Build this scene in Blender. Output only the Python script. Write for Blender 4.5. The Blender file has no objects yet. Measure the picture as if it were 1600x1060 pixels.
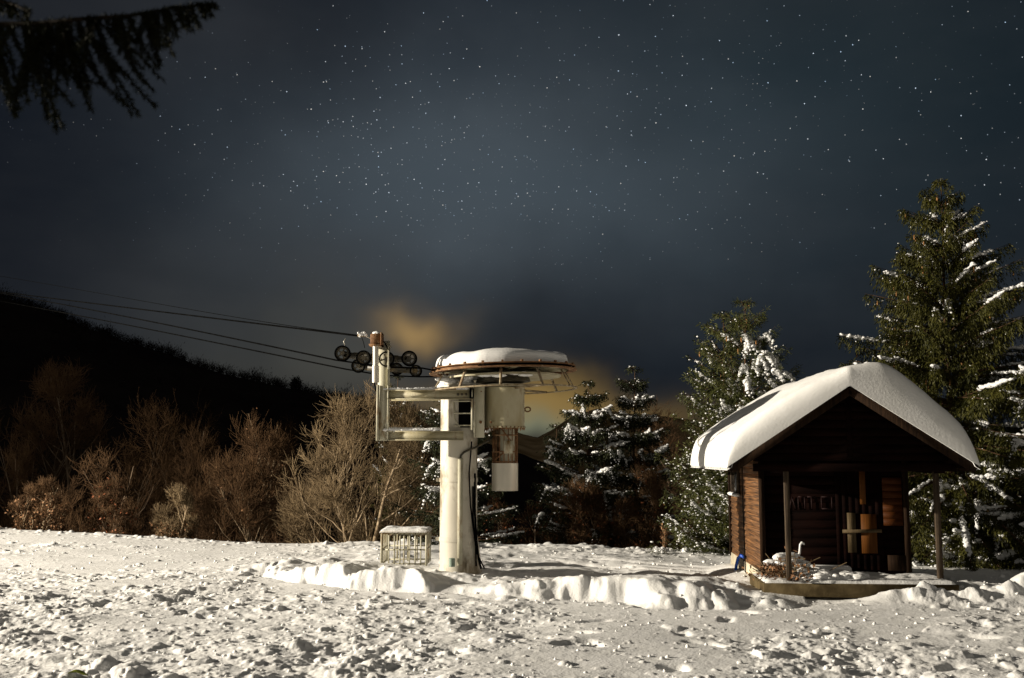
import bpy, math, random
import numpy as np
from mathutils import Vector, Matrix

SC = bpy.context.scene
R = math.radians
F, CX, CY = 1600.0, 800.0, 530.0
PITCH = math.atan(187.0 / 1600.0)
CAMH = 1.7
CP, SP = math.cos(PITCH), math.sin(PITCH)

# ------------------------------------------------------------------ camera
cam_d = bpy.data.cameras.new("camera")
cam_d.sensor_width = 36.0
cam_d.lens = 36.0
cam_d.clip_start = 0.05
cam_d.clip_end = 6000
cam_d.dof.use_dof = True
cam_d.dof.focus_distance = 15.5
cam_d.dof.aperture_fstop = 3.4
cam = bpy.data.objects.new("camera", cam_d)
SC.collection.objects.link(cam)
cam.location = (0, 0, CAMH)
cam.rotation_euler = (R(90) + PITCH, 0, 0)
SC.camera = cam


def at(px, py, D):
    a, b = (px - CX) / F, (CY - py) / F
    y = CP - b * SP
    z = SP + b * CP
    k = D / y
    return np.array([a * k, D, CAMH + z * k])


def ground_at(px, py, z0=0.0):
    a, b = (px - CX) / F, (CY - py) / F
    y = CP - b * SP
    z = SP + b * CP
    k = (z0 - CAMH) / z
    return np.array([a * k, y * k, z0])


def direction(px, py):
    v = at(px, py, 1.0) - np.array([0, 0, CAMH])
    return v / np.linalg.norm(v)


# ------------------------------------------------------------------ world (night sky)
W = bpy.data.worlds.new("World")
SC.world = W
W.use_nodes = True
wt = W.node_tree
wt.nodes.clear()


def wn(t, **kw):
    n = wt.nodes.new(t)
    for k, v in kw.items():
        setattr(n, k, v)
    return n


def wl(a, b):
    wt.links.new(a, b)


def wmath(op, a, b=None, c=None, clamp=False):
    n = wn("ShaderNodeMath", operation=op, use_clamp=clamp)
    for i, v in enumerate((a, b, c)):
        if v is None:
            continue
        if isinstance(v, (int, float)):
            n.inputs[i].default_value = v
        else:
            wl(v, n.inputs[i])
    return n.outputs[0]


def wadd(base, col, fac):
    n = wn("ShaderNodeMix", data_type='RGBA', blend_type='ADD')
    n.clamp_factor = False
    wl(fac, n.inputs[0]) if not isinstance(fac, (int, float)) else None
    if isinstance(fac, (int, float)):
        n.inputs[0].default_value = fac
    wl(base, n.inputs[6])
    if isinstance(col, tuple):
        n.inputs[7].default_value = (*col, 1)
    else:
        wl(col, n.inputs[7])
    return n.outputs[2]


tc = wn("ShaderNodeTexCoord").outputs["Generated"]
nrm = wn("ShaderNodeVectorMath", operation='NORMALIZE')
wl(tc, nrm.inputs[0])
DIR = nrm.outputs[0]
cloud = wn("ShaderNodeTexNoise")
cloud.inputs["Scale"].default_value = 3.2
cloud.inputs["Detail"].default_value = 5
cloud.inputs["Roughness"].default_value = 0.52
mp = wn("ShaderNodeMapping")
mp.inputs["Scale"].default_value = (1, 1, 2.2)
mp.inputs["Location"].default_value = (0.3, 1.7, 0.45)
wl(DIR, mp.inputs[0])
wl(mp.outputs[0], cloud.inputs["Vector"])
CLOUD = cloud.outputs["Fac"]
# the direction bent a little by the cloud noise so that no glow is a clean ellipse
cl2 = wn("ShaderNodeTexNoise")
cl2.inputs["Scale"].default_value = 5.0
cl2.inputs["Detail"].default_value = 4
wl(DIR, cl2.inputs["Vector"])
cs = wn("ShaderNodeVectorMath", operation='SUBTRACT')
wl(cl2.outputs["Color"], cs.inputs[0])
cs.inputs[1].default_value = (0.5, 0.5, 0.5)
cm = wn("ShaderNodeVectorMath", operation='SCALE')
wl(cs.outputs[0], cm.inputs[0])
cm.inputs["Scale"].default_value = 0.16
ca = wn("ShaderNodeVectorMath", operation='ADD')
wl(DIR, ca.inputs[0])
wl(cm.outputs[0], ca.inputs[1])
BENT = ca.outputs[0]


def blob(px, py, wx, wz, src=None):
    """soft patch of glow round a sky direction; widths as tangents"""
    d = direction(px, py)
    s = wn("ShaderNodeVectorMath", operation='SUBTRACT')
    wl(src or BENT, s.inputs[0])
    s.inputs[1].default_value = tuple(d)
    m = wn("ShaderNodeVectorMath", operation='MULTIPLY')
    wl(s.outputs[0], m.inputs[0])
    m.inputs[1].default_value = (1 / wx, 1 / max(wx, wz), 1 / wz)
    dt = wn("ShaderNodeVectorMath", operation='DOT_PRODUCT')
    wl(m.outputs[0], dt.inputs[0])
    wl(m.outputs[0], dt.inputs[1])
    return wmath('EXPONENT', wmath('MULTIPLY', dt.outputs["Value"], -1.0))


base = wn("ShaderNodeRGB")
base.outputs[0].default_value = (0.0062, 0.0082, 0.0125, 1)
col = base.outputs[0]
cfac = wn("ShaderNodeMapRange")
cfac.inputs[1].default_value = 0.36
cfac.inputs[2].default_value = 0.68
wl(CLOUD, cfac.inputs[0])
col = wadd(col, (0.0100, 0.0098, 0.0095), cfac.outputs[0])
MILKY = blob(680, 280, 0.21, 0.10)
col = wadd(col, (0.040, 0.052, 0.061), MILKY)
col = wadd(col, (0.014, 0.019, 0.023), blob(1020, 320, 0.22, 0.10))
col = wadd(col, (0.008, 0.011, 0.014), blob(820, 40, 0.2, 0.1))
col = wadd(col, (0.004, 0.009, 0.010), blob(1350, 130, 0.25, 0.2))
col = wadd(col, (0.030, 0.027, 0.017), blob(510, 590, 0.13, 0.05))
col = wadd(col, (0.020, 0.021, 0.020), blob(450, 520, 0.17, 0.09))
col = wadd(col, (0.26, 0.155, 0.040), blob(655, 506, 0.042, 0.018, src=BENT))
col = wadd(col, (0.22, 0.135, 0.028), blob(870, 640, 0.10, 0.024))
col = wadd(col, (0.05, 0.09, 0.075), blob(845, 672, 0.05, 0.012))
# warm fill glow added to the unseen sky behind the camera
sx = wn("ShaderNodeSeparateXYZ")
wl(DIR, sx.inputs[0])
back = wn("ShaderNodeMapRange", interpolation_type='SMOOTHSTEP')
back.inputs[1].default_value = 0.05
back.inputs[2].default_value = -0.9
wl(sx.outputs[1], back.inputs[0])
up = wn("ShaderNodeMapRange", interpolation_type='SMOOTHSTEP')
up.inputs[1].default_value = -0.05
up.inputs[2].default_value = 0.12
wl(sx.outputs[2], up.inputs[0])
col = wadd(col, (0.165, 0.148, 0.115), wmath('MULTIPLY', back.outputs[0], up.outputs[0]))


def stars(scale, rad, gain, thr, dens=None, seed=0.0):
    m = wn("ShaderNodeMapping")
    m.inputs["Location"].default_value = (seed, seed * 0.7, seed * 1.3)
    wl(DIR, m.inputs[0])
    v = wn("ShaderNodeTexVoronoi", feature='F1')
    v.inputs["Scale"].default_value = scale
    wl(m.outputs[0], v.inputs["Vector"])
    f = wn("ShaderNodeMapRange", interpolation_type='SMOOTHSTEP')
    f.inputs[1].default_value = rad * scale
    f.inputs[2].default_value = rad * scale * 0.25
    wl(v.outputs["Distance"], f.inputs[0])
    s = wn("ShaderNodeSeparateColor")
    wl(v.outputs["Color"], s.inputs[0])
    b = wmath('POWER', s.outputs[0], 6.0)
    b = wmath('MULTIPLY', b, gain)
    if dens is not None:
        on = wmath('GREATER_THAN', wmath('ADD', wmath('MULTIPLY', dens, 0.75), thr), s.outputs[1])
        b = wmath('MULTIPLY', b, on)
    b = wmath('MULTIPLY', b, f.outputs[0])
    c = wn("ShaderNodeMix", data_type='RGBA', blend_type='MIX')
    wl(s.outputs[2], c.inputs[0])
    c.inputs[6].default_value = (0.55, 0.75, 1.0, 1)
    c.inputs[7].default_value = (1.0, 0.93, 0.82, 1)
    vm = wn("ShaderNodeVectorMath", operation='SCALE')
    wl(c.outputs[2], vm.inputs[0])
    wl(b, vm.inputs["Scale"])
    return vm.outputs[0]


# stars fade towards the murk at the horizon and behind the left-hand cloud
hi = wn("ShaderNodeMapRange", interpolation_type='SMOOTHSTEP')
hi.inputs[1].default_value = 0.13
hi.inputs[2].default_value = 0.30
wl(sx.outputs[2], hi.inputs[0])
le = wn("ShaderNodeMapRange", interpolation_type='SMOOTHSTEP')
le.inputs[1].default_value = -0.42
le.inputs[2].default_value = -0.10
wl(sx.outputs[0], le.inputs[0])
VIS = wmath('MULTIPLY', wmath('MULTIPLY', hi.outputs[0], wmath('SUBTRACT', 1.25, cfac.outputs[0], clamp=True)), wmath('ADD', wmath('MULTIPLY', le.outputs[0], 0.9), 0.1))
band = wmath('ADD', blob(690, 290, 0.24, 0.11), blob(1250, 120, 0.28, 0.16))
for (sc_, rad_, g_, t_, d_, sd_) in ((60, 0.00074, 3.4, 0.25, band, 0.0), (110, 0.00066, 2.2, 0.15, band, 3.1), (220, 0.00060, 1.5, 0.07, band, 7.7), (330, 0.00060, 1.9, 0.10, MILKY, 5.3)):
    st = stars(sc_, rad_, g_, t_, d_, sd_)
    col = wadd(col, st, VIS)
bg = wn("ShaderNodeBackground")
wl(col, bg.inputs[0])
bg.inputs[1].default_value = 1.0
wo = wn("ShaderNodeOutputWorld")
wl(bg.outputs[0], wo.inputs[0])

# ------------------------------------------------------------------ the one lamp: a floodlight out of frame to the left
ld = bpy.data.lights.new("floodlight", 'SPOT')
ld.energy = 132000
ld.color = (1.0, 0.895, 0.73)
ld.spot_size = R(94)
ld.spot_blend = 1.0
ld.shadow_soft_size = 0.22
lo = bpy.data.objects.new("floodlight", ld)
SC.collection.objects.link(lo)
LAMP = Vector((-34.0, 12.6, 9.0))
lo.location = LAMP
lo.rotation_euler = (Vector((3.5, 14.0, 1.2)) - LAMP).to_track_quat('-Z', 'Y').to_euler()

vs = SC.view_settings
vs.view_transform = 'Standard'
vs.look = 'None'
vs.exposure = 0.0
vs.gamma = 1.0
SC.cycles.max_bounces = 5
SC.cycles.diffuse_bounces = 3
SC.cycles.glossy_bounces = 2
SC.cycles.use_denoising = True
SC.cycles.sample_clamp_indirect = 4.0


# ------------------------------------------------------------------ materials
def mat(name, c1, c2=None, rough=0.7, scale=6.0, stretch=(1, 1, 1), bump=0.0, bscale=None, metal=0.0,
        c3=None, c3thr=(0.55, 0.65), c3scale=2.5, lo_=0.35, hi_=0.65, detail=6, spec=0.3, bdist=0.02, sss=0.0):
    m = bpy.data.materials.new(name)
    m.use_nodes = True
    t = m.node_tree
    b = t.nodes["Principled BSDF"]
    b.inputs["Roughness"].default_value = rough
    b.inputs["Metallic"].default_value = metal
    b.inputs["Specular IOR Level"].default_value = spec
    if sss:
        b.inputs["Subsurface Weight"].default_value = sss
        b.inputs["Subsurface Radius"].default_value = (0.03, 0.03, 0.035)
    co = t.nodes.new("ShaderNodeTexCoord")
    mp_ = t.nodes.new("ShaderNodeMapping")
    mp_.inputs["Scale"].default_value = stretch
    t.links.new(co.outputs["Object"], mp_.inputs[0])
    n = t.nodes.new("ShaderNodeTexNoise")
    n.inputs["Scale"].default_value = scale
    n.inputs["Detail"].default_value = detail
    t.links.new(mp_.outputs[0], n.inputs["Vector"])
    r = t.nodes.new("ShaderNodeMapRange")
    r.inputs[1].default_value = lo_
    r.inputs[2].default_value = hi_
    t.links.new(n.outputs["Fac"], r.inputs[0])
    mx = t.nodes.new("ShaderNodeMix")
    mx.data_type = 'RGBA'
    t.links.new(r.outputs[0], mx.inputs[0])
    mx.inputs[6].default_value = (*c1, 1)
    mx.inputs[7].default_value = (*(c2 or c1), 1)
    out = mx.outputs[2]
    if c3:
        n3 = t.nodes.new("ShaderNodeTexNoise")
        n3.inputs["Scale"].default_value = c3scale
        n3.inputs["Detail"].default_value = 9
        n3.inputs["Roughness"].default_value = 0.65
        t.links.new(mp_.outputs[0], n3.inputs["Vector"])
        r3 = t.nodes.new("ShaderNodeMapRange")
        r3.inputs[1].default_value, r3.inputs[2].default_value = c3thr
        t.links.new(n3.outputs["Fac"], r3.inputs[0])
        m3 = t.nodes.new("ShaderNodeMix")
        m3.data_type = 'RGBA'
        t.links.new(r3.outputs[0], m3.inputs[0])
        t.links.new(out, m3.inputs[6])
        m3.inputs[7].default_value = (*c3, 1)
        out = m3.outputs[2]
    t.links.new(out, b.inputs["Base Color"])
    if bump:
        nb = t.nodes.new("ShaderNodeTexNoise")
        nb.inputs["Scale"].default_value = bscale or scale * 3
        nb.inputs["Detail"].default_value = 6
        t.links.new(mp_.outputs[0], nb.inputs["Vector"])
        bp = t.nodes.new("ShaderNodeBump")
        bp.inputs["Strength"].default_value = bump
        bp.inputs["Distance"].default_value = bdist
        t.links.new(nb.outputs["Fac"], bp.inputs["Height"])
        t.links.new(bp.outputs[0], b.inputs["Normal"])
    return m


M = {}
M['snow'] = mat("snow", (0.76, 0.76, 0.75), (0.84, 0.84, 0.84), 0.55, 3.0, bump=0.38, bscale=42, bdist=0.015, spec=0.25)
M['snow_soft'] = mat("smooth_snow", (0.80, 0.80, 0.79), (0.85, 0.85, 0.85), 0.5, 2.0, bump=0.25, bscale=30, bdist=0.01, spec=0.25)
M['snow_tree'] = mat("tree_snow", (0.78, 0.79, 0.80), (0.86, 0.86, 0.86), 0.6, 12.0, bump=0.5, bscale=40, bdist=0.02, spec=0.1)
M['earth'] = mat("forest_floor", (0.016, 0.010, 0.006), (0.03, 0.02, 0.012), 0.95, 0.8, spec=0.0)
M['hill'] = mat("wooded_hill", (0.012, 0.010, 0.011), (0.02, 0.017, 0.016), 0.95, 0.03, spec=0.0)
M['farhill'] = mat("distant_hill", (0.14, 0.09, 0.04), (0.42, 0.31, 0.18), 0.95, 0.02, spec=0.0, detail=8)  # bare brown woods, colour warmed for the glow of town lights
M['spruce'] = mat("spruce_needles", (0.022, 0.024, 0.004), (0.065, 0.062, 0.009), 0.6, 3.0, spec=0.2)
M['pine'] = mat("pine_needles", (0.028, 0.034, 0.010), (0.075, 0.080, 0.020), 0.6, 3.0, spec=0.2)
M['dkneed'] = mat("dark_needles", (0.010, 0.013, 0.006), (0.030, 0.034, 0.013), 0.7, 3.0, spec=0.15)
M['bark'] = mat("conifer_bark", (0.05, 0.03, 0.018), (0.12, 0.07, 0.04), 0.9, 10, (1, 1, 0.3), bump=0.5, spec=0.1)
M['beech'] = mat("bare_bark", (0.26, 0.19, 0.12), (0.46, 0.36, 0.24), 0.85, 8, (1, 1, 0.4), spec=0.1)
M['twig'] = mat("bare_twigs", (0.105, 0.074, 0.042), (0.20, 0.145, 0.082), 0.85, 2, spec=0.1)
M['beechdim'] = mat("dim_bark", (0.14, 0.10, 0.07), (0.26, 0.19, 0.13), 0.85, 8, (1, 1, 0.4), spec=0.1)  # darker copy of the bare bark, weak light on far trees put into colour
M['twigdim'] = mat("dim_brown_twigs", (0.066, 0.038, 0.020), (0.122, 0.070, 0.035), 0.85, 2, spec=0.1)  # brown twigs, darkened in colour for the same weak light
M['leaf'] = mat("withered_leaves", (0.14, 0.065, 0.028), (0.34, 0.19, 0.10), 0.7, 4, spec=0.2)
M['redleaf'] = mat("rust_leaves", (0.14, 0.045, 0.018), (0.30, 0.11, 0.05), 0.7, 4, spec=0.2)
M['cone'] = mat("spruce_cones", (0.22, 0.11, 0.04), (0.34, 0.18, 0.07), 0.7, 10, spec=0.2)
M['mast'] = mat("galvanised_mast", (0.46, 0.43, 0.36), (0.58, 0.55, 0.47), 0.5, 2.5, (1, 1, 0.5), c3=(0.22, 0.18, 0.12), c3thr=(0.50, 0.62), c3scale=2.6, bump=0.12, bscale=6, spec=0.4)
M['cream'] = mat("weathered_cream_paint", (0.36, 0.34, 0.25), (0.48, 0.46, 0.36), 0.55, 5, (1, 1, 0.4), c3=(0.20, 0.11, 0.03), c3thr=(0.56, 0.68), c3scale=4.5, bump=0.15, spec=0.4)
M['creamrust'] = mat("stained_cream_paint", (0.30, 0.26, 0.15), (0.42, 0.39, 0.28), 0.55, 5, (1, 1, 0.4), c3=(0.20, 0.13, 0.06), c3thr=(0.57, 0.72), c3scale=5, bump=0.2, spec=0.4)
M['rust'] = mat("rusty_steel", (0.10, 0.045, 0.018), (0.22, 0.115, 0.05), 0.8, 14, bump=0.3, c3=(0.30, 0.25, 0.16), c3thr=(0.58, 0.68), c3scale=7, spec=0.3)
M['rustlight'] = mat("rust_yellow_steel", (0.16, 0.11, 0.055), (0.34, 0.29, 0.20), 0.75, 14, bump=0.3, c3=(0.10, 0.05, 0.02), c3scale=7, spec=0.3)
M['zinc'] = mat("bare_zinc", (0.50, 0.47, 0.40), (0.62, 0.58, 0.50), 0.38, 5, (1, 1, 0.3), metal=0.35, spec=0.5)
M['black'] = mat("black_rubber_and_shade", (0.002, 0.002, 0.002), (0.004, 0.004, 0.004), 0.9, 8, spec=0.0)
M['darkmetal'] = mat("greasy_dark_metal", (0.022, 0.020, 0.014), (0.055, 0.045, 0.026), 0.5, 18, c3=(0.10, 0.07, 0.03), c3scale=9, spec=0.4)
M['glass'] = mat("dark_glass", (0.004, 0.005, 0.006), None, 0.08, spec=0.3)
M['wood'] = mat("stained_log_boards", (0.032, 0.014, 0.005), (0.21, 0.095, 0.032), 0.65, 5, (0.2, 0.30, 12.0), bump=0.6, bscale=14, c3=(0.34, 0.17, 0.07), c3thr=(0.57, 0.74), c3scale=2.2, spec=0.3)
M['wooddark'] = mat("shade_darkened_boards", (0.0022, 0.0009, 0.0007), (0.0075, 0.0024, 0.0016), 0.9, 3, (0.4, 0.4, 3.0), bump=0.4, bscale=14, spec=0.04)  # dark brown boards, blackened in colour for shade on the hut front
M['woodvert'] = mat("dark_upright_wood", (0.009, 0.005, 0.003), (0.024, 0.013, 0.007), 0.8, 5, (6, 6, 0.5), bump=0.4, spec=0.06)
M['post'] = mat("weathered_post", (0.028, 0.019, 0.012), (0.075, 0.053, 0.033), 0.8, 6, (8, 8, 0.5), bump=0.4, spec=0.2)
M['plank'] = mat("orange_brown_plank", (0.034, 0.010, 0.002), (0.06, 0.018, 0.0035), 0.6, 5, (0.5, 1, 24.0), bump=0.08, spec=0.08)
M['plankv'] = mat("orange_brown_upright_plank", (0.06, 0.022, 0.0045), (0.11, 0.040, 0.008), 0.6, 5, (24, 1, 0.6), bump=0.08, spec=0.08)
M['plankgrey'] = mat("grey_tan_plank", (0.05, 0.034, 0.015), (0.095, 0.067, 0.033), 0.7, 5, (8, 1, 0.6), bump=0.3, spec=0.2)
M['concrete'] = mat("pale_foundation", (0.50, 0.44, 0.32), (0.62, 0.56, 0.43), 0.85, 6, bump=0.3, spec=0.1)
M['slab'] = mat("stained_porch_slab", (0.045, 0.032, 0.015), (0.11, 0.083, 0.042), 0.9, 5, bump=0.4, spec=0.1)
M['letters'] = mat("faded_red_paint", (0.016, 0.0032, 0.0028), (0.009, 0.002, 0.0018), 0.7, 20, spec=0.2)
M['blue'] = mat("blue_hose", (0.015, 0.07, 0.42), (0.02, 0.09, 0.5), 0.4, 8, spec=0.4)
M['ice'] = mat("ice", (0.72, 0.72, 0.70), (0.8, 0.8, 0.8), 0.2, 20, spec=0.5)
M['sack'] = mat("grey_green_sleeve", (0.18, 0.24, 0.20), (0.25, 0.31, 0.26), 0.8, 20)
M['greenleaf'] = mat("yellow_green_leaf", (0.16, 0.20, 0.02), (0.30, 0.33, 0.05), 0.5, 30, spec=0.3)


# ------------------------------------------------------------------ mesh accumulator
def nrmz(v):
    v = np.asarray(v, float)
    return v / (np.linalg.norm(v) + 1e-12)


def frame(d, upv=(0, 0, 1)):
    d = nrmz(d)
    u = np.array(upv, float)
    if abs(d @ u) > 0.98:
        u = np.array([0, 1.0, 0])
    s = nrmz(np.cross(d, u))
    return d, s, np.cross(s, d)


def ico(sub):
    t = (1 + 5 ** .5) / 2
    v = np.array([(-1, t, 0), (1, t, 0), (-1, -t, 0), (1, -t, 0), (0, -1, t), (0, 1, t), (0, -1, -t), (0, 1, -t), (t, 0, -1), (t, 0, 1), (-t, 0, -1), (-t, 0, 1)], float)
    f = [(0, 11, 5), (0, 5, 1), (0, 1, 7), (0, 7, 10), (0, 10, 11), (1, 5, 9), (5, 11, 4), (11, 10, 2), (10, 7, 6), (7, 1, 8), (3, 9, 4), (3, 4, 2), (3, 2, 6), (3, 6, 8), (3, 8, 9), (4, 9, 5), (2, 4, 11), (6, 2, 10), (8, 6, 7), (9, 8, 1)]
    v = [nrmz(a) for a in v]
    for _ in range(sub):
        c, nf = {}, []

        def mid(a, b):
            k = (min(a, b), max(a, b))
            if k not in c:
                v.append(nrmz(v[a] + v[b]))
                c[k] = len(v) - 1
            return c[k]
        for a, b, d in f:
            x, y, z = mid(a, b), mid(b, d), mid(d, a)
            nf += [(a, x, z), (b, y, x), (d, z, y), (x, y, z)]
        f = nf
    return np.array(v), np.array(f)


ICO = [ico(0), ico(1), ico(2)]


class MB:
    def __init__(self):
        self.v, self.f, self.n = [], [], 0

    def add(self, v, f):
        v = np.asarray(v, float).reshape(-1, 3)
        f = np.asarray(f, int)
        self.v.append(v)
        self.f.append(f + self.n)
        self.n += len(v)
        return self

    def box(self, c, s, rz=0.0, bev=0.0):
        c = np.array(c, float)
        h = np.array(s, float) / 2
        if bev <= 0:
            v = np.array([(x, y, z) for x in (-1, 1) for y in (-1, 1) for z in (-1, 1)]) * h
            f = [(0, 1, 3, 2), (4, 6, 7, 5), (0, 4, 5, 1), (2, 3, 7, 6), (0, 2, 6, 4), (1, 5, 7, 3)]
        else:
            b = min(bev, *(h * 0.9))
            pr = [(-h[0] + b, -h[1]), (h[0] - b, -h[1]), (h[0], -h[1] + b), (h[0], h[1] - b), (h[0] - b, h[1]), (-h[0] + b, h[1]), (-h[0], h[1] - b), (-h[0], -h[1] + b)]
            v, f = [], []
            for (z, k) in ((-h[2], 1 - b / max(h[0], h[1])), (-h[2] + b, 1), (h[2] - b, 1), (h[2], 1 - b / max(h[0], h[1]))):
                for (x, y) in pr:
                    v.append((np.sign(x) * max(abs(x) - (0 if k == 1 else b * .7), 0), np.sign(y) * max(abs(y) - (0 if k == 1 else b * .7), 0), z))
            for r_ in range(3):
                for i in range(8):
                    a, c2 = r_ * 8 + i, r_ * 8 + (i + 1) % 8
                    f.append((a, c2, c2 + 8, a + 8))
            v = np.array(v)
            self.add_rot(v, [tuple(range(7, -1, -1))], c, rz)
            self.n -= len(v)
            self.v.pop()
            f8 = self.f.pop()
            self.f.append(f8)
            self.f.append(np.array([tuple(range(24, 32))]) + self.n)
            return self.add_rot(v, f, c, rz)
        return self.add_rot(v, f, c, rz)

    def add_rot(self, v, f, c, rz):
        v = np.asarray(v, float)
        if rz:
            cs_, sn = math.cos(rz), math.sin(rz)
            v = np.stack([v[:, 0] * cs_ - v[:, 1] * sn, v[:, 0] * sn + v[:, 1] * cs_, v[:, 2]], 1)
        return self.add(v + c, f)

    def beam(self, p0, p1, w, h, upv=(0, 0, 1)):
        p0, p1 = np.array(p0, float), np.array(p1, float)
        d, s, u = frame(p1 - p0, upv)
        v = [p + s * a * w / 2 + u * b * h / 2 for p in (p0, p1) for a, b in ((-1, -1), (1, -1), (1, 1), (-1, 1))]
        return self.add(v, [(0, 1, 5, 4), (1, 2, 6, 5), (2, 3, 7, 6), (3, 0, 4, 7), (3, 2, 1, 0), (4, 5, 6, 7)])

    def tube(self, pts, r, n=8, cap=True):
        pts = [np.array(p, float) for p in pts]
        m = len(pts)
        r = np.full(m, r) if np.isscalar(r) else np.array(r)
        a = np.arange(n) * 2 * math.pi / n
        V = []
        pu = None
        for i, p in enumerate(pts):
            d = pts[min(i + 1, m - 1)] - pts[max(i - 1, 0)]
            if pu is None:
                d_, s, u = frame(d)
            else:
                d_ = nrmz(d)
                u = nrmz(pu - d_ * (pu @ d_))
                s = np.cross(d_, u)
            pu = u
            V.append(p + r[i] * (np.outer(np.cos(a), s) + np.outer(np.sin(a), u)))
        V = np.concatenate(V)
        i, j = np.meshgrid(np.arange(m - 1), np.arange(n), indexing='ij')
        i, j = i.ravel(), j.ravel()
        j2 = (j + 1) % n
        Fq = np.stack([i * n + j, i * n + j2, (i + 1) * n + j2, (i + 1) * n + j], 1)
        self.add(V, Fq)
        if cap:
            self.f.append(np.array([list(range(n - 1, -1, -1))]) + self.n - len(V))
            self.f.append(np.array([list(range((m - 1) * n, m * n))]) + self.n - len(V))
        return self

    def lathe(self, c, prof, n=48, axis='z', a0=0, a1=2 * math.pi):
        """prof: closed or open list of (radius, height)"""
        full = abs(a1 - a0 - 2 * math.pi) < 1e-6
        k = n if full else n + 1
        a = a0 + (a1 - a0) * np.arange(k) / n
        P = np.array(prof, float)
        V = np.stack([np.outer(P[:, 0], np.cos(a)), np.outer(P[:, 0], np.sin(a)), np.outer(P[:, 1], np.ones(k))], 2).reshape(-1, 3)
        if axis == 'y':
            V = V[:, [0, 2, 1]]
        if axis == 'x':
            V = V[:, [2, 0, 1]]
        m = len(P)
        i, j = np.meshgrid(np.arange(m - 1), np.arange(n), indexing='ij')
        i, j = i.ravel(), j.ravel()
        j2 = (j + 1) % k
        return self.add(V + np.array(c, float), np.stack([i * k + j, i * k + j2, (i + 1) * k + j2, (i + 1) * k + j], 1))

    def blobs(self, C, S, sub=1, jit=0.15, seed=0):
        rg = np.random.default_rng(seed)
        C, S = np.asarray(C, float).reshape(-1, 3), np.asarray(S, float)
        if S.ndim == 1:
            S = np.repeat(S[:, None], 3, 1)
        n = len(C)
        if not n:
            return self
        v, f = ICO[sub]
        th = rg.uniform(0, 6.28, n)
        vv = np.repeat(v[None], n, 0)
        c_, s_ = np.cos(th)[:, None], np.sin(th)[:, None]
        x, y = vv[..., 0] * c_ - vv[..., 1] * s_, vv[..., 0] * s_ + vv[..., 1] * c_
        vv = np.stack([x, y, vv[..., 2]], 2) * (1 + rg.normal(0, jit, (n, len(v), 1)).clip(-.4, .4))
        vv = vv * S[:, None, :] + C[:, None, :]
        ff = f[None] + (np.arange(n) * len(v))[:, None, None]
        return self.add(vv.reshape(-1, 3), ff.reshape(-1, 3))

    def cards(self, P, Dr, L, Wd, rg):
        n = len(P)
        if not n:
            return self
        Dr = Dr / (np.linalg.norm(Dr, axis=1, keepdims=True) + 1e-9)
        q = rg.normal(size=(n, 3))
        s = np.cross(Dr, q)
        s /= (np.linalg.norm(s, axis=1, keepdims=True) + 1e-9)
        L = np.broadcast_to(L, n)[:, None]
        Wd = np.broadcast_to(Wd, n)[:, None]
        m = P + Dr * L * 0.45
        V = np.stack([P, m + s * Wd / 2, P + Dr * L, m - s * Wd / 2], 1)
        return self.add(V.reshape(-1, 3), np.arange(4 * n).reshape(-1, 4))

    def segs(self, A, B, ra, rb, n=4):
        A, B = np.asarray(A), np.asarray(B)
        k = len(A)
        if not k:
            return self
        d = B - A
        d = d / (np.linalg.norm(d, axis=1, keepdims=True) + 1e-9)
        ref = np.where(np.abs(d[:, 2:3]) > 0.9, np.array([[1.0, 0, 0]]), np.array([[0, 0, 1.0]]))
        s = np.cross(d, ref)
        s /= np.linalg.norm(s, axis=1, keepdims=True)
        u = np.cross(s, d)
        a = np.arange(n) * 2 * math.pi / n
        ring = np.cos(a)[None, :, None] * s[:, None] + np.sin(a)[None, :, None] * u[:, None]
        V = np.concatenate([A[:, None] + ring * np.asarray(ra)[:, None, None], B[:, None] + ring * np.asarray(rb)[:, None, None]], 1)
        j = np.arange(n)
        f = np.stack([j, (j + 1) % n, (j + 1) % n + n, j + n], 1)
        return self.add(V.reshape(-1, 3), (f[None] + (np.arange(k) * 2 * n)[:, None, None]).reshape(-1, 4))

    def build(self, name, m, parent=None, smooth=False, local=False):
        V = np.concatenate(self.v)
        if parent is not None and not local:
            root = parent
            while root.parent:
                root = root.parent
            V = V - np.array(root.location)
        me = bpy.data.meshes.new(name)
        me.vertices.add(len(V))
        me.vertices.foreach_set("co", V.astype(np.float32).ravel())
        lens = np.concatenate([np.full(len(f), f.shape[1]) for f in self.f])
        loops = np.concatenate([f.ravel() for f in self.f])
        me.loops.add(len(loops))
        me.loops.foreach_set("vertex_index", loops.astype(np.int32))
        me.polygons.add(len(lens))
        st = np.concatenate([[0], np.cumsum(lens)[:-1]])
        me.polygons.foreach_set("loop_start", st.astype(np.int32))
        if smooth:
            me.polygons.foreach_set("use_smooth", np.ones(len(lens), bool))
        me.update(calc_edges=True)
        me.materials.append(m)
        if smooth == 'auto':
            me.set_sharp_from_angle(angle=R(40))
        o = bpy.data.objects.new(name, me)
        SC.collection.objects.link(o)
        if parent is not None:
            o.parent = parent
        return o


def thing(name, label, cat, loc=(0, 0, 0), rz=0.0, group=None):
    o = bpy.data.objects.new(name, None)
    SC.collection.objects.link(o)
    o.location = tuple(float(a) for a in loc)
    o.rotation_euler = (0, 0, rz)
    o.empty_display_size = 0.2
    o['label'] = label
    o['category'] = cat
    if group:
        o['group'] = group
    return o


def tag(o, label=None, cat=None, group=None, kind=None):
    if label:
        o['label'] = label
    if cat:
        o['category'] = cat
    if group:
        o['group'] = group
    if kind:
        o['kind'] = kind
    return o


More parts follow.
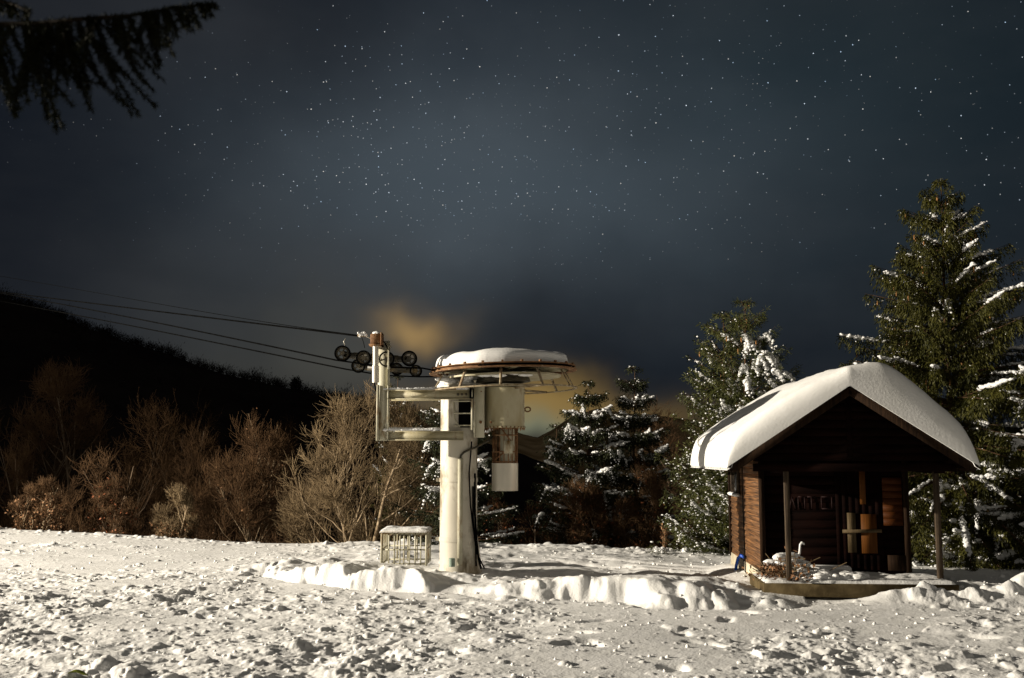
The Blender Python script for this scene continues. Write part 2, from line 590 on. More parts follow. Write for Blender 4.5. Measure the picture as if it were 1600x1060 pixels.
# ------------------------------------------------------------------ noise
def _h(ix, iy, seed):
    n = (ix.astype(np.int64) * 374761393 + iy.astype(np.int64) * 668265263 + seed * 1442695041) & 0xffffffff
    n = ((n ^ (n >> 13)) * 1274126177) & 0xffffffff
    n = ((n ^ (n >> 16)) * 2246822519) & 0xffffffff
    return ((n ^ (n >> 15)) & 0xffffff) / float(0xffffff)


def vn(x, y, seed=0):
    ix, iy = np.floor(x), np.floor(y)
    fx, fy = x - ix, y - iy
    fx, fy = fx * fx * fx * (fx * (fx * 6 - 15) + 10), fy * fy * fy * (fy * (fy * 6 - 15) + 10)
    a, b = _h(ix, iy, seed), _h(ix + 1, iy, seed)
    c, d = _h(ix, iy + 1, seed), _h(ix + 1, iy + 1, seed)
    return (a + (b - a) * fx) * (1 - fy) + (c + (d - c) * fx) * fy


def fbm(x, y, o=4, seed=0, g=0.5):
    s = np.zeros_like(x)
    a, t = 1.0, 0.0
    for i in range(o):
        s += a * vn(x * 2 ** i + 17.3 * i, y * 2 ** i - 9.1 * i, seed + i)
        t += a
        a *= g
    return s / t


def lumps(x, y, cell, prob, seed, rmin=0.18, rmax=0.5, hk=0.8):
    """rounded clods scattered one per cell, prob may vary over the ground"""
    ix, iy = np.floor(x / cell), np.floor(y / cell)
    out = np.zeros_like(x)
    for dx in (-1, 0, 1):
        for dy in (-1, 0, 1):
            cx, cy = ix + dx, iy + dy
            px = (cx + _h(cx, cy, seed)) * cell
            py = (cy + _h(cx, cy, seed + 1)) * cell
            r = cell * (rmin + (rmax - rmin) * _h(cx, cy, seed + 2) ** 2)
            on = _h(cx, cy, seed + 3) < prob
            sq = 0.6 + 0.8 * _h(cx, cy, seed + 4)
            d2 = (((x - px) * sq) ** 2 + ((y - py) / sq) ** 2) / (r * r)
            out = np.maximum(out, np.where(on, r * hk * np.sqrt(np.clip(1 - d2, 0, 1)), 0))
    return out


def sst(a, b, x):
    t = np.clip((x - a) / (b - a), 0, 1)
    return t * t * (3 - 2 * t)


# ------------------------------------------------------------------ ground
foot = np.array([ground_at(*p)[:2] for p in ((-60, 884), (250, 893), (415, 888), (470, 902), (560, 911), (660, 919), (800, 927), (930, 934), (1060, 938), (1195, 938), (1260, 931), (1330, 925), (1440, 932), (1600, 938), (1750, 940))])
hbk = np.array([0.0, 0.0, 0.06, 0.22, 0.25, 0.20, 0.17, 0.20, 0.20, 0.13, 0.07, 0.14, 0.15, 0.15, 0.15])
ridge = [at(px, py, D) for px, py, D in ((-900, 780, 30), (0, 824, 25), (220, 838, 24), (400, 848, 23), (700, 853, 22.5), (1050, 860, 21.5), (1300, 868, 21.0), (1600, 878, 20.5), (2300, 900, 20))]
rx = np.array([p[0] for p in ridge])
ry = np.array([p[1] for p in ridge])
rz_ = np.array([p[2] for p in ridge])
HUTO = at(1195, 893.5, 14.0)
HUTX, HUTY, HUTZ = HUTO[0], 14.0, 0.17
HRZ = -math.atan(0.22 / 3.0)


def hut_local(x, y):
    c, s = math.cos(-HRZ), math.sin(-HRZ)
    dx, dy = x - HUTX, y - HUTY
    return dx * c - dy * s, dx * s + dy * c


def ground_z(x, y, fine=True):
    yr, zr = np.interp(x, rx, ry), np.interp(x, rx, rz_)
    t = np.clip((y - 8) / (yr - 8), 0, 1)
    z = zr * sst(0.25, 1.0, t)
    z = z + 0.10 * (fbm(x * 0.35, y * 0.35, 3, 5) - 0.5) * (0.3 + 0.7 * (1 - sst(0.8, 1.0, t)))
    past = np.clip(y - yr, 0, None)
    z = z - 0.9 * (1 - np.exp(-past / 1.4)) - 0.16 * past
    # ploughed edge: a step up from the piste to the deeper snow behind
    fy = np.interp(x, foot[:, 0], foot[:, 1]) + 0.95 * (fbm(x * 1.0, y * 0.9, 4, 21) - 0.5) * (np.interp(x, foot[:, 0], hbk) > 0.05)
    hb = np.interp(x, foot[:, 0], hbk)
    dy = y - fy
    crest = 0.35 + 0.95 * sst(0.25, 0.75, fbm(x * 1.3, y * 1.0, 4, 31))
    step = sst(0, 0.36, dy + 0.40 * (fbm(x * 2.2, y * 2.6, 4, 77) - .5)) * (1 - 0.62 * sst(0.45, 2.0, dy))
    z = z + hb * crest * step
    brk = np.exp(-((dy - 0.12) / 0.30) ** 2) * (hb > 0.05)
    z = z + brk * (lumps(x, y, 0.42, 0.55, 510, 0.18, 0.46, 0.34) + lumps(x + 3, y, 0.2, 0.5, 520, 0.15, 0.45, 0.4))
    # trough at the foot of the step
    z = z - 0.05 * np.exp(-((dy + 0.15) / 0.2) ** 2) * (hb > 0.05)
    # the heap right of the porch, the shovelled sector in front of it
    hx, hy = hut_local(x, y)
    inside = sst(-0.55, -0.1, hx) * (1 - sst(2.25, 2.5, hx)) * sst(-1.25, -1.0, hy) * (1 - sst(3.0, 3.3, hy))
    z = z * (1 - inside) + (-0.02) * inside
    z = z + 0.05 * inside * (hx < 0.3) + 0.06 * np.exp(-((hx + 0.55) ** 2 / 0.25 + (hy + 1.0) ** 2 / 0.2))
    z = z + 0.12 * np.exp(-((hx - 2.9) ** 2 / 0.35 + (hy + 1.0) ** 2 / 0.12)) + 0.07 * 0.3 * np.exp(-((hx - 3.9) ** 2 / 0.4 + (hy + 0.7) ** 2 / 0.15))
    if not fine:
        return z
    piste = 1 - sst(-0.1, 0.15, dy) * (hb > 0.08)
    near = 1 - sst(7.5, 11.5, y)
    left = 1 - sst(-3.5, 0.5, x)
    rough = np.clip(0.10 + 0.50 * near + 0.55 * left * (1 - sst(13, 17, y)) + 1.9 * (fbm(x * 0.75, y * 0.9, 4, 91) - 0.52), 0.02, 1.0)
    smooth_bank = np.exp(-((dy - 0.55) / 0.55) ** 2) * (hb > 0.08)
    rough = rough * (1 - 0.5 * smooth_bank)
    wx = x + 0.05 * (fbm(x * 6, y * 6, 2, 61) - .5)
    wy = y + 0.05 * (fbm(x * 6 + 9, y * 6, 2, 62) - .5)
    z = z + rough * (0.22 * (fbm(wx * 1.3, wy * 1.7, 5, 11, 0.6) - 0.5))
    z = z + lumps(wx, wy, 0.75, 0.42 * rough, 90, 0.10, 0.34, 0.34) * (0.35 + 0.65 * near)
    z = z + lumps(wx, wy, 0.36, 0.34 * rough, 100, 0.10, 0.36, 0.45) * (0.4 + 0.5 * near + .2 * left)
    z = z + lumps(wx, wy, 0.16, 0.04 + 0.50 * rough, 200, 0.10, 0.46, 0.40) * (1 - .3 * smooth_bank)
    z = z + lumps(wx, wy, 0.07, 0.10 + 0.5 * rough, 300, 0.15, 0.46, 0.40) * (1 - .8 * smooth_bank)
    # footprints pressed into the foreground
    for k in range(46):
        fx0 = -5.5 + 12 * float(_h(np.array(k), np.array(1), 7))
        fy0 = 6.2 + 6.5 * float(_h(np.array(k), np.array(2), 7)) ** 1.3
        aa = 6.28 * float(_h(np.array(k), np.array(3), 7))
        u = (x - fx0) * math.cos(aa) + (y - fy0) * math.sin(aa)
        v = -(x - fx0) * math.sin(aa) + (y - fy0) * math.cos(aa)
        z = z - 0.035 * np.exp(-((u / 0.17) ** 4 + (v / 0.075) ** 4))
    g = ground_at(1052, 1043)
    z = z - 0.10 * np.exp(-(((x - g[0]) / 0.10) ** 4 + ((y - g[1]) / 0.12) ** 4))
    # ski and vehicle tracks running along the piste and behind the step
    for (c0, m0, w0, d0) in ((12.2, -0.03, 0.05, 0.018), (12.45, -0.02, 0.03, 0.014), (11.7, 0.02, 0.03, 0.012), (10.6, 0.05, 0.04, 0.014)):
        z = z - d0 * np.exp(-((y - c0 - m0 * x) / w0) ** 2) * sst(-2.5, 0, x)
    for (c0, m0, w0) in ((17.6, -0.55, 0.10), (18.5, -0.62, 0.12), (16.9, -0.42, 0.08)):
        z = z - 0.05 * np.exp(-((y - c0 - m0 * (x - 1.0)) / w0) ** 2) * sst(0.2, 1.0, x) * (1 - sst(3.2, 4.2, x))
    # shovelled clods heaped against the right of the porch slab
    cl_ = sst(0.75, 1.3, hx) * (1 - sst(3.6, 4.3, hx)) * np.exp(-((hy + 1.33) / 0.26) ** 2)
    z = z + cl_ * (0.06 + 0.16 * fbm(x * 2.6, y * 2.6, 3, 141) + lumps(wx, wy, 0.24, 0.6, 150, 0.2, 0.45, 0.5))
    # crusty rim at the far edge
    rim = np.exp(-((y - yr + 0.3) / 0.6) ** 2)
    z = z + rim * (lumps(wx, wy, 0.22, 0.5, 400, 0.15, 0.40, 0.7))
    z = z + 0.012 * (fbm(x * 14, y * 14, 3, 71, 0.6) - 0.5) * (0.4 + rough)
    return z


Ds = [1.5]
while Ds[-1] < 4.6:
    Ds.append(Ds[-1] + 0.1)
while Ds[-1] < 24.5:
    Ds.append(Ds[-1] * 1.00215)
while Ds[-1] < 34:
    Ds.append(Ds[-1] + 0.4)
Ds = np.array(Ds)
ts = np.arange(-0.50, 0.5001, 0.00092)
wide = 0.50 + 1.6 * (np.arange(1, 70) / 69.0) ** 1.6
ts = np.concatenate([-wide[::-1], ts, wide])
DD, TT = np.meshgrid(Ds, ts, indexing='ij')
XX = TT * (DD + 2.0)
ZZ = ground_z(XX, DD)
nr, nc = DD.shape
ii, jj = np.meshgrid(np.arange(nr - 1), np.arange(nc - 1), indexing='ij')
k0 = (ii * nc + jj).ravel()
gmb = MB().add(np.stack([XX, DD, ZZ], 2).reshape(-1, 3), np.stack([k0, k0 + 1, k0 + nc + 1, k0 + nc], 1))
tag(gmb.build("snow_ground", M['snow'], smooth=True), kind='structure')

# wide sheet of snow under and behind everything, dark valley floor beyond the rim
gx, gy = np.meshgrid(np.linspace(-90, 90, 60), np.linspace(-40, 33, 50), indexing='ij')
gz = np.full_like(gx, -0.75) - 0.05 * np.clip(gy - 22, 0, None) ** 1.2
g0 = (np.arange(59)[:, None] * 50 + np.arange(49)[None]).ravel()
tag(MB().add(np.stack([gx, gy, gz], 2).reshape(-1, 3), np.stack([g0, g0 + 50, g0 + 51, g0 + 1], 1)).build("snow_field", M['snow'], smooth=True), kind='structure')

xs = np.linspace(-1, 1, 90)
ys = np.array([23.5, 25, 27, 30, 34, 40, 50, 65, 90, 130, 190, 280, 420, 650, 1000, 1600, 2600])
zs = np.array([-1.6, -1.9, -2.4, -3.2, -4.2, -5.6, -8, -11, -15, -20, -27, -34, -40, -45, -50, -55, -60])
XV = xs[:, None] * (ys[None] * 1.3 + 10)
YV = np.repeat(ys[None], 90, 0)
ZV = np.repeat(zs[None], 90, 0) + (fbm(XV * 0.1, YV * 0.1, 3, 9) - 0.5) * (0.2 + YV * 0.01)
k = (np.arange(89)[:, None] * len(ys) + np.arange(len(ys) - 1)[None]).ravel()
tag(MB().add(np.stack([XV, YV, ZV], 2).reshape(-1, 3), np.stack([k, k + len(ys), k + len(ys) + 1, k + 1], 1)).build("valley_floor", M['earth'], smooth=True), kind='structure')


def valley_z(y):
    return float(np.interp(y, ys, zs))


# loose crumbs of snow lying on the surface
rg = np.random.default_rng(4)
n = 1500
cd = 6.0 + 15.5 * rg.random(n) ** 1.5
ct = rg.uniform(-0.56, 0.56, n)
cx_ = ct * cd
sz = rg.uniform(0.006, 0.020, n) * (1 + 0.9 * (rg.random(n) > 0.93))
cz = ground_z(cx_, cd) + sz * 0.35
hx, hy = hut_local(cx_, cd)
ok = ~((hx > -0.1) & (hx < 2.2) & (hy > -1.1) & (hy < 3.1))
cc = np.stack([cx_, cd, cz], 1)[ok]
S = np.stack([sz * rg.uniform(.8, 1.4, n), sz * rg.uniform(.8, 1.4, n), sz * rg.uniform(.6, 1.1, n)], 1)[ok]
tag(MB().blobs(cc, S, 1, 0.16, 5).build("snow_crumbs", M['snow'], smooth=True), "loose crumbs of broken snow scattered over the trodden piste", "snow crumbs", kind='stuff')

# ------------------------------------------------------------------ hills
hp = [(-500, 300), (-250, 380), (0, 462), (60, 482), (110, 500), (150, 517), (200, 533), (250, 548), (300, 566), (350, 583), (400, 597), (440, 607), (480, 614), (540, 625), (620, 640), (700, 668), (780, 700), (900, 740)]
DH = 420.0
cr = np.array([at(a, b, DH) for a, b in hp])
hxx = np.linspace(cr[0, 0], cr[-1, 0], 240)
crz = np.interp(hxx, cr[:, 0], cr[:, 2]) + 2.2 * (fbm(hxx * 0.08, hxx * 0, 4, 13) - 0.5)
vv_ = np.linspace(0, 1, 40)
zb = np.interp(420 * 0.35, ys, zs)
HX = np.repeat(hxx[:, None], 46, 1)
HYc = np.concatenate([150 + (DH - 150) * vv_, DH + np.array([20, 50, 90, 140, 200, 300])])
HY = np.repeat(HYc[None], 240, 0)
prof = np.concatenate([(np.sin(vv_ * math.pi / 2)) ** 1.15, 1 - np.array([0.03, .1, .2, .35, .55, .9])])
base_z = -22.0
HZ = base_z - 12 + (crz[:, None] - base_z + 12) * prof[None] + (fbm(HX * 0.05, HY * 0.05, 4, 15) - 0.5) * 5 * (1 - np.abs(HY - DH) / 400).clip(0, 1) * (HY < DH - 8)
k = (np.arange(239)[:, None] * 46 + np.arange(45)[None]).ravel()
tag(MB().add(np.stack([HX, HY, HZ], 2).reshape(-1, 3), np.stack([k, k + 46, k + 47, k + 1], 1)).build("hill", M['hill'], smooth=True), kind='structure')
# the wood on it: small bare crowns, thickest along the skyline
rg = np.random.default_rng(8)
n = 1500
wxp = rg.uniform(cr[1, 0], cr[-3, 0], n)
wyp = np.where(rg.random(n) < 0.6, rg.uniform(DH - 12, DH + 4, n), rg.uniform(200, DH, n))
pv = np.interp(wyp, HYc, prof)
wzp = base_z - 12 + (np.interp(wxp, hxx, crz) - base_z + 12) * pv
wh = rg.uniform(1.6, 4.2, n) * (1 + 0.5 * (rg.random(n) > .93))
q = 46
P = np.repeat(np.stack([wxp, wyp, wzp - 0.5], 1), q, 0)
hh = np.repeat(wh, q)
dr = rg.normal(size=(n * q, 3)) * np.array([0.42, 0.42, 0.25]) + np.array([0, 0, 1.0])
fr = rg.random(n * q)[:, None] ** 0.8
st_ = P + dr * hh[:, None] * fr * 0.8
wmb = MB().cards(st_, dr + rg.normal(size=(n * q, 3)) * 0.5, hh * 0.32, 0.16, rg)
tag(wmb.build("hillside_wood", M['hill']), "black leafless wood covering the hillside on the left", "wood", kind='stuff')

# far ridges seen under the cloud glow
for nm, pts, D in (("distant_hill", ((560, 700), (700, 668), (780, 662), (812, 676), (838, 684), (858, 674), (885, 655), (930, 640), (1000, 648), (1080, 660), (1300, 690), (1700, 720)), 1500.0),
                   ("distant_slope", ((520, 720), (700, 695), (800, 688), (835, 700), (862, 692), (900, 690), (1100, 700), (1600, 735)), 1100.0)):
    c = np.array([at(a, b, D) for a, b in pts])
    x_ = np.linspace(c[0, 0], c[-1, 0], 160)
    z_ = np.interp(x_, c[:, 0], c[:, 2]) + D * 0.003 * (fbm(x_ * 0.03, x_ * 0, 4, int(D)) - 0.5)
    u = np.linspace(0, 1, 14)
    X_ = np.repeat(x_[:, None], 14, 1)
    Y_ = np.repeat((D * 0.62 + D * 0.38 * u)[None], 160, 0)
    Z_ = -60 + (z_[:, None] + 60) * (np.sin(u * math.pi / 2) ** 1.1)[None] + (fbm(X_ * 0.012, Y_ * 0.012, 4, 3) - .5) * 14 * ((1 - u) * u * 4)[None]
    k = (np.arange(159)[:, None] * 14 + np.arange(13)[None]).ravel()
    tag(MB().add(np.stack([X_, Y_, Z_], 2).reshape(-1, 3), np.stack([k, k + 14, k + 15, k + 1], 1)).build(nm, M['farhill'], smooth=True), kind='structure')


# ------------------------------------------------------------------ bare trees
def bare_tree(name, label, px, D, top, half, seed, mb_, mt_, low=0.12, nst=9, spread=62, dens=1.0, tw=1.0, leaves=None, nleaf=0, cat="tree", group=None, basez=None, lean=0.0, rtr=1.0, leaf_low=1.0):
    rg = np.random.default_rng(seed)
    bz = valley_z(D) if basez is None else basez
    bx = at(px, 850, D)[0]
    root = thing(name, label, cat, (bx, D, bz), 0, group)
    topz = at(px, top, D)[2]
    H = topz - bz
    Rr = half / F * D
    cen = np.array([bx + lean, D, bz + H * (0.5 + low / 2)])
    ell = np.array([Rr, Rr * 0.9, H * (0.5 - low / 2)])

    def env(p, d):
        a = (d / ell) @ (d / ell)
        e = (p - cen) / ell
        b = 2 * (e @ (d / ell))
        c = e @ e - 1
        q_ = b * b - 4 * a * c
        return 0.0 if q_ < 0 else max((-b + math.sqrt(q_)) / (2 * a), 0.0)
    A, B, ra, rb = [], [], [], []
    A2, B2, ra2, rb2 = [], [], [], []
    tips = []

    def limb(p, d, L, r, lev):
        if L < 0.05:
            return
        ns = {0: 9, 1: 6, 2: 4, 3: 2}[lev]
        pos = p.copy()
        nodes = []
        cur = d.copy()
        for i in range(ns):
            f0, f1 = i / ns, (i + 1) / ns
            wob = (0.07, 0.13, 0.18, 0.22)[lev]
            cur = nrmz(cur + rg.normal(0, wob, 3) + np.array([0, 0, (0.03, 0.09, 0.10, 0.08)[lev]]))
            nx = pos + cur * L / ns
            a, b = r * (1 - 0.8 * f0), r * (1 - 0.8 * f1)
            (A if lev < 2 else A2).append(pos)
            (B if lev < 2 else B2).append(nx)
            (ra if lev < 2 else ra2).append(a)
            (rb if lev < 2 else rb2).append(b)
            nodes.append((nx, cur.copy(), b, f1))
            pos = nx
        tips.append(pos)
        if lev == 2:
            return
        nch = int({0: 22, 1: 10, 2: 6}[lev] * dens * (0.8 + 0.4 * rg.random()))
        for _ in range(nch):
            q0 = (0.12, 0.15, 0.1)[lev]
            s = q0 + (1 - q0) * rg.random() ** 0.62
            i = min(int(s * ns), ns - 1)
            nx, cu, rr_, f1 = nodes[i]
            base_ = nx - cu * (L / ns) * (i + 1 - s * ns)
            _, sd, uu = frame(cu)
            ph = rg.uniform(0, 6.283)
            ang = R(rg.uniform(24, 55))
            dd = nrmz(cu * math.cos(ang) + (sd * math.cos(ph) + uu * math.sin(ph)) * math.sin(ang))
            e = env(base_, dd)
            Lc = min(L * (0.62, 0.55, 0.5)[lev] * (1.1 - 0.35 * s) * rg.uniform(.6, 1.25), e * rg.uniform(0.75, 1.2))
            limb(base_, dd, Lc, max(rr_ * 0.55, (0.010, 0.0075, 0.005)[lev] * tw), lev + 1)
    for sidx in range(nst):
        ph = sidx * 2.4 + rg.uniform(-.3, .3)
        th = R(spread) * math.sqrt((sidx + 0.3) / nst)
        d = np.array([math.sin(th) * math.cos(ph), math.sin(th) * math.sin(ph) * 0.9, math.cos(th)])
        p = np.array([bx, D, bz]) + np.array([d[0], d[1], 0]) * 0.25 * min(Rr, 1)
        e = np.linalg.norm(ell) if env(p, d) <= 0 else env(p, d)
        e = min(e, H * 1.02)
        limb(p, d, e * rg.uniform(.88, 1.04), (0.028 + 0.008 * H) * rtr * rg.uniform(.7, 1.15), 0)
    def twigs(A_, B_, k, lmin, lmax, r0, up=0.35):
        A_, B_ = np.array(A_), np.array(B_)
        n = int(len(A_) * k)
        w_ = np.sum(((B_ - cen) / ell) ** 2, 1).clip(.05, 1.3) ** 1.2 * (0.35 + ((B_[:, 2] - bz) / H).clip(0, 1))
        i = rg.choice(len(A_), n, p=w_ / w_.sum())
        t = rg.random((n, 1))
        p = A_[i] * (1 - t) + B_[i] * t
        d = B_[i] - A_[i]
        d /= np.linalg.norm(d, axis=1, keepdims=True) + 1e-9
        w_ = rg.normal(size=(n, 3))
        w_ -= d * np.sum(w_ * d, 1, keepdims=True)
        w_ /= np.linalg.norm(w_, axis=1, keepdims=True)
        an = rg.uniform(.35, .95, (n, 1))
        e_ = d * np.cos(an) + w_ * np.sin(an)
        L_ = rg.uniform(lmin, lmax, (n, 1))
        m_ = p + e_ * L_ * .5
        e2 = e_ + np.array([0, 0, up]) + rg.normal(0, .15, (n, 3))
        e2 /= np.linalg.norm(e2, axis=1, keepdims=True)
        q_ = m_ + e2 * L_ * .5
        ok_ = (np.sum(((q_ - cen) / ell) ** 2, 1) < rg.uniform(.75, 1.5, n)) & (q_[:, 2] > bz)
        p, m_, q_ = p[ok_], m_[ok_], q_[ok_]
        n = len(p)
        return np.concatenate([p, m_]), np.concatenate([m_, q_]), np.concatenate([np.full(n, r0), np.full(n, r0 * .75)]), np.concatenate([np.full(n, r0 * .75), np.full(n, r0 * .4)])
    k3 = 2.6 * dens
    sc3 = min(H / 6, 1.1)
    t3 = twigs(A2, B2, k3, .25 * sc3, .70 * sc3, .0050 * tw)
    t4 = twigs(t3[0], t3[1], 0.9, .12 * sc3, .40 * sc3, .0042 * tw)
    A2 = np.concatenate([np.array(A2), t3[0], t4[0]])
    B2 = np.concatenate([np.array(B2), t3[1], t4[1]])
    ra2 = np.concatenate([np.array(ra2), t3[2], t4[2]])
    rb2 = np.concatenate([np.array(rb2), t3[3], t4[3]])
    tips += list(t3[1][::7])
    MB().segs(A, B, np.maximum(ra, .008), np.maximum(rb, .006), 5).build("trunk", mb_, root)
    MB().segs(A2, B2, ra2, rb2, 3).build("crown", mt_, root)
    if nleaf:
        T = np.array(tips)
        if leaf_low < 1:
            T = T[T[:, 2] < bz + H * leaf_low]
        idx = rg.integers(0, len(T), nleaf)
        MB().cards(T[idx] + rg.normal(0, 0.05, (nleaf, 3)), rg.normal(size=(nleaf, 3)) + np.array([0, 0, -.3]), rg.uniform(.05, .10, nleaf), rg.uniform(.03, .06, nleaf), rg).build("leaves", leaves, root)
    return root


BT = "leafless trees behind the snow rim"
bare_tree("beech_tree", "broad pale leafless tree fanning out just left of the lift mast", 568, 24.5, 612, 128, 3, M['beech'], M['twig'], low=0.02, nst=15, spread=82, dens=0.74, tw=1.15, group=BT)
bare_tree("beech_tree", "slender leafless saplings with upright stems right behind the lift arm frame", 655, 26.0, 640, 60, 17, M['beech'], M['twig'], low=0.05, nst=8, spread=40, dens=0.85, group=BT)
bare_tree("beech_tree", "rounded brown leafless tree with white stems, second from the lift mast", 388, 31, 655, 80, 5, M['beech'], M['twigdim'], low=0.15, nst=10, spread=45, dens=0.9, tw=1.5, leaves=M['leaf'], nleaf=350, group=BT)
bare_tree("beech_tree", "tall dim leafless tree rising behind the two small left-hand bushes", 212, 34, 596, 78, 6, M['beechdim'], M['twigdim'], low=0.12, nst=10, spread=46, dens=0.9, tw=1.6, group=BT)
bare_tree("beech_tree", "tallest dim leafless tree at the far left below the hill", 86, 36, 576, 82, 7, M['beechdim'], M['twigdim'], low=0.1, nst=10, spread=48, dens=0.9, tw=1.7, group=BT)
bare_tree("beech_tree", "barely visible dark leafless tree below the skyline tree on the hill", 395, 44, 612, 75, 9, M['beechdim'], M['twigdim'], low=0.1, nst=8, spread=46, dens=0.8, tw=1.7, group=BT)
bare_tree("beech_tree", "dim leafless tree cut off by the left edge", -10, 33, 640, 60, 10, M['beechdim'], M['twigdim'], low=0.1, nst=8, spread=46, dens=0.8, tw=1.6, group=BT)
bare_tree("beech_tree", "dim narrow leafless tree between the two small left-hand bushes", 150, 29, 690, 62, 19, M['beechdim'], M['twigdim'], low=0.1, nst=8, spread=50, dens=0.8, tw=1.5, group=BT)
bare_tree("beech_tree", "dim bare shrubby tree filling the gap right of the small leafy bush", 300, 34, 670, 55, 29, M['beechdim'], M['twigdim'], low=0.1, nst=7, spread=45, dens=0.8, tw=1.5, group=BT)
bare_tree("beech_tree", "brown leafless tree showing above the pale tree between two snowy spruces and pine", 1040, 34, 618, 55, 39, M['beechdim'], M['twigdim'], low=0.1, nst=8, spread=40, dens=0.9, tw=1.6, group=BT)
SB = "withered bushes along the snow rim"
bare_tree("bush", "low bush with dense withered leaves at the far left of the rim", 55, 25.6, 745, 46, 41, M['beech'], M['twigdim'], low=0.0, nst=9, spread=75, dens=0.8, leaves=M['leaf'], nleaf=1500, cat="bush", group=SB, basez=-0.7, leaf_low=.75)
bare_tree("bush", "small rounded bush with leaves round its foot, rightmost of the left-hand bushes", 268, 24.8, 760, 36, 42, M['beech'], M['twig'], low=0.0, nst=10, spread=70, dens=0.8, leaves=M['leaf'], nleaf=900, cat="bush", group=SB, basez=-0.9, leaf_low=.55)
bare_tree("bush", "dim reddish bush between the leafy bush and the rounded bush", 165, 26.0, 758, 45, 43, M['beechdim'], M['twigdim'], low=0.0, nst=8, spread=70, dens=0.8, leaves=M['redleaf'], nleaf=700, cat="bush", group=SB, basez=-1.2)
bare_tree("bush", "rust-leaved bush just right of the mast foot", 775, 25.5, 770, 26, 44, M['beechdim'], M['twigdim'], low=0.0, nst=7, spread=60, dens=0.7, leaves=M['redleaf'], nleaf=600, cat="bush", group=SB, basez=-1.4)
bare_tree("bush", "tangled brown bush in front of the left snowy spruce", 900, 24.5, 745, 50, 45, M['beechdim'], M['twigdim'], low=0.0, nst=9, spread=65, dens=0.9, leaves=M['redleaf'], nleaf=500, cat="bush", group=SB, basez=-1.5)
bare_tree("bush", "reddish brown bush in front of the right snowy spruce", 1000, 24.2, 730, 48, 46, M['beechdim'], M['twigdim'], low=0.0, nst=9, spread=60, dens=0.9, leaves=M['redleaf'], nleaf=450, cat="bush", group=SB, basez=-1.5)
bare_tree("bush", "sparse rusty bush between the mast foot and the left snowy spruce", 835, 26, 790, 34, 47, M['beechdim'], M['twigdim'], low=0.0, nst=7, spread=60, dens=0.7, leaves=M['redleaf'], nleaf=350, cat="bush", group=SB, basez=-1.5)


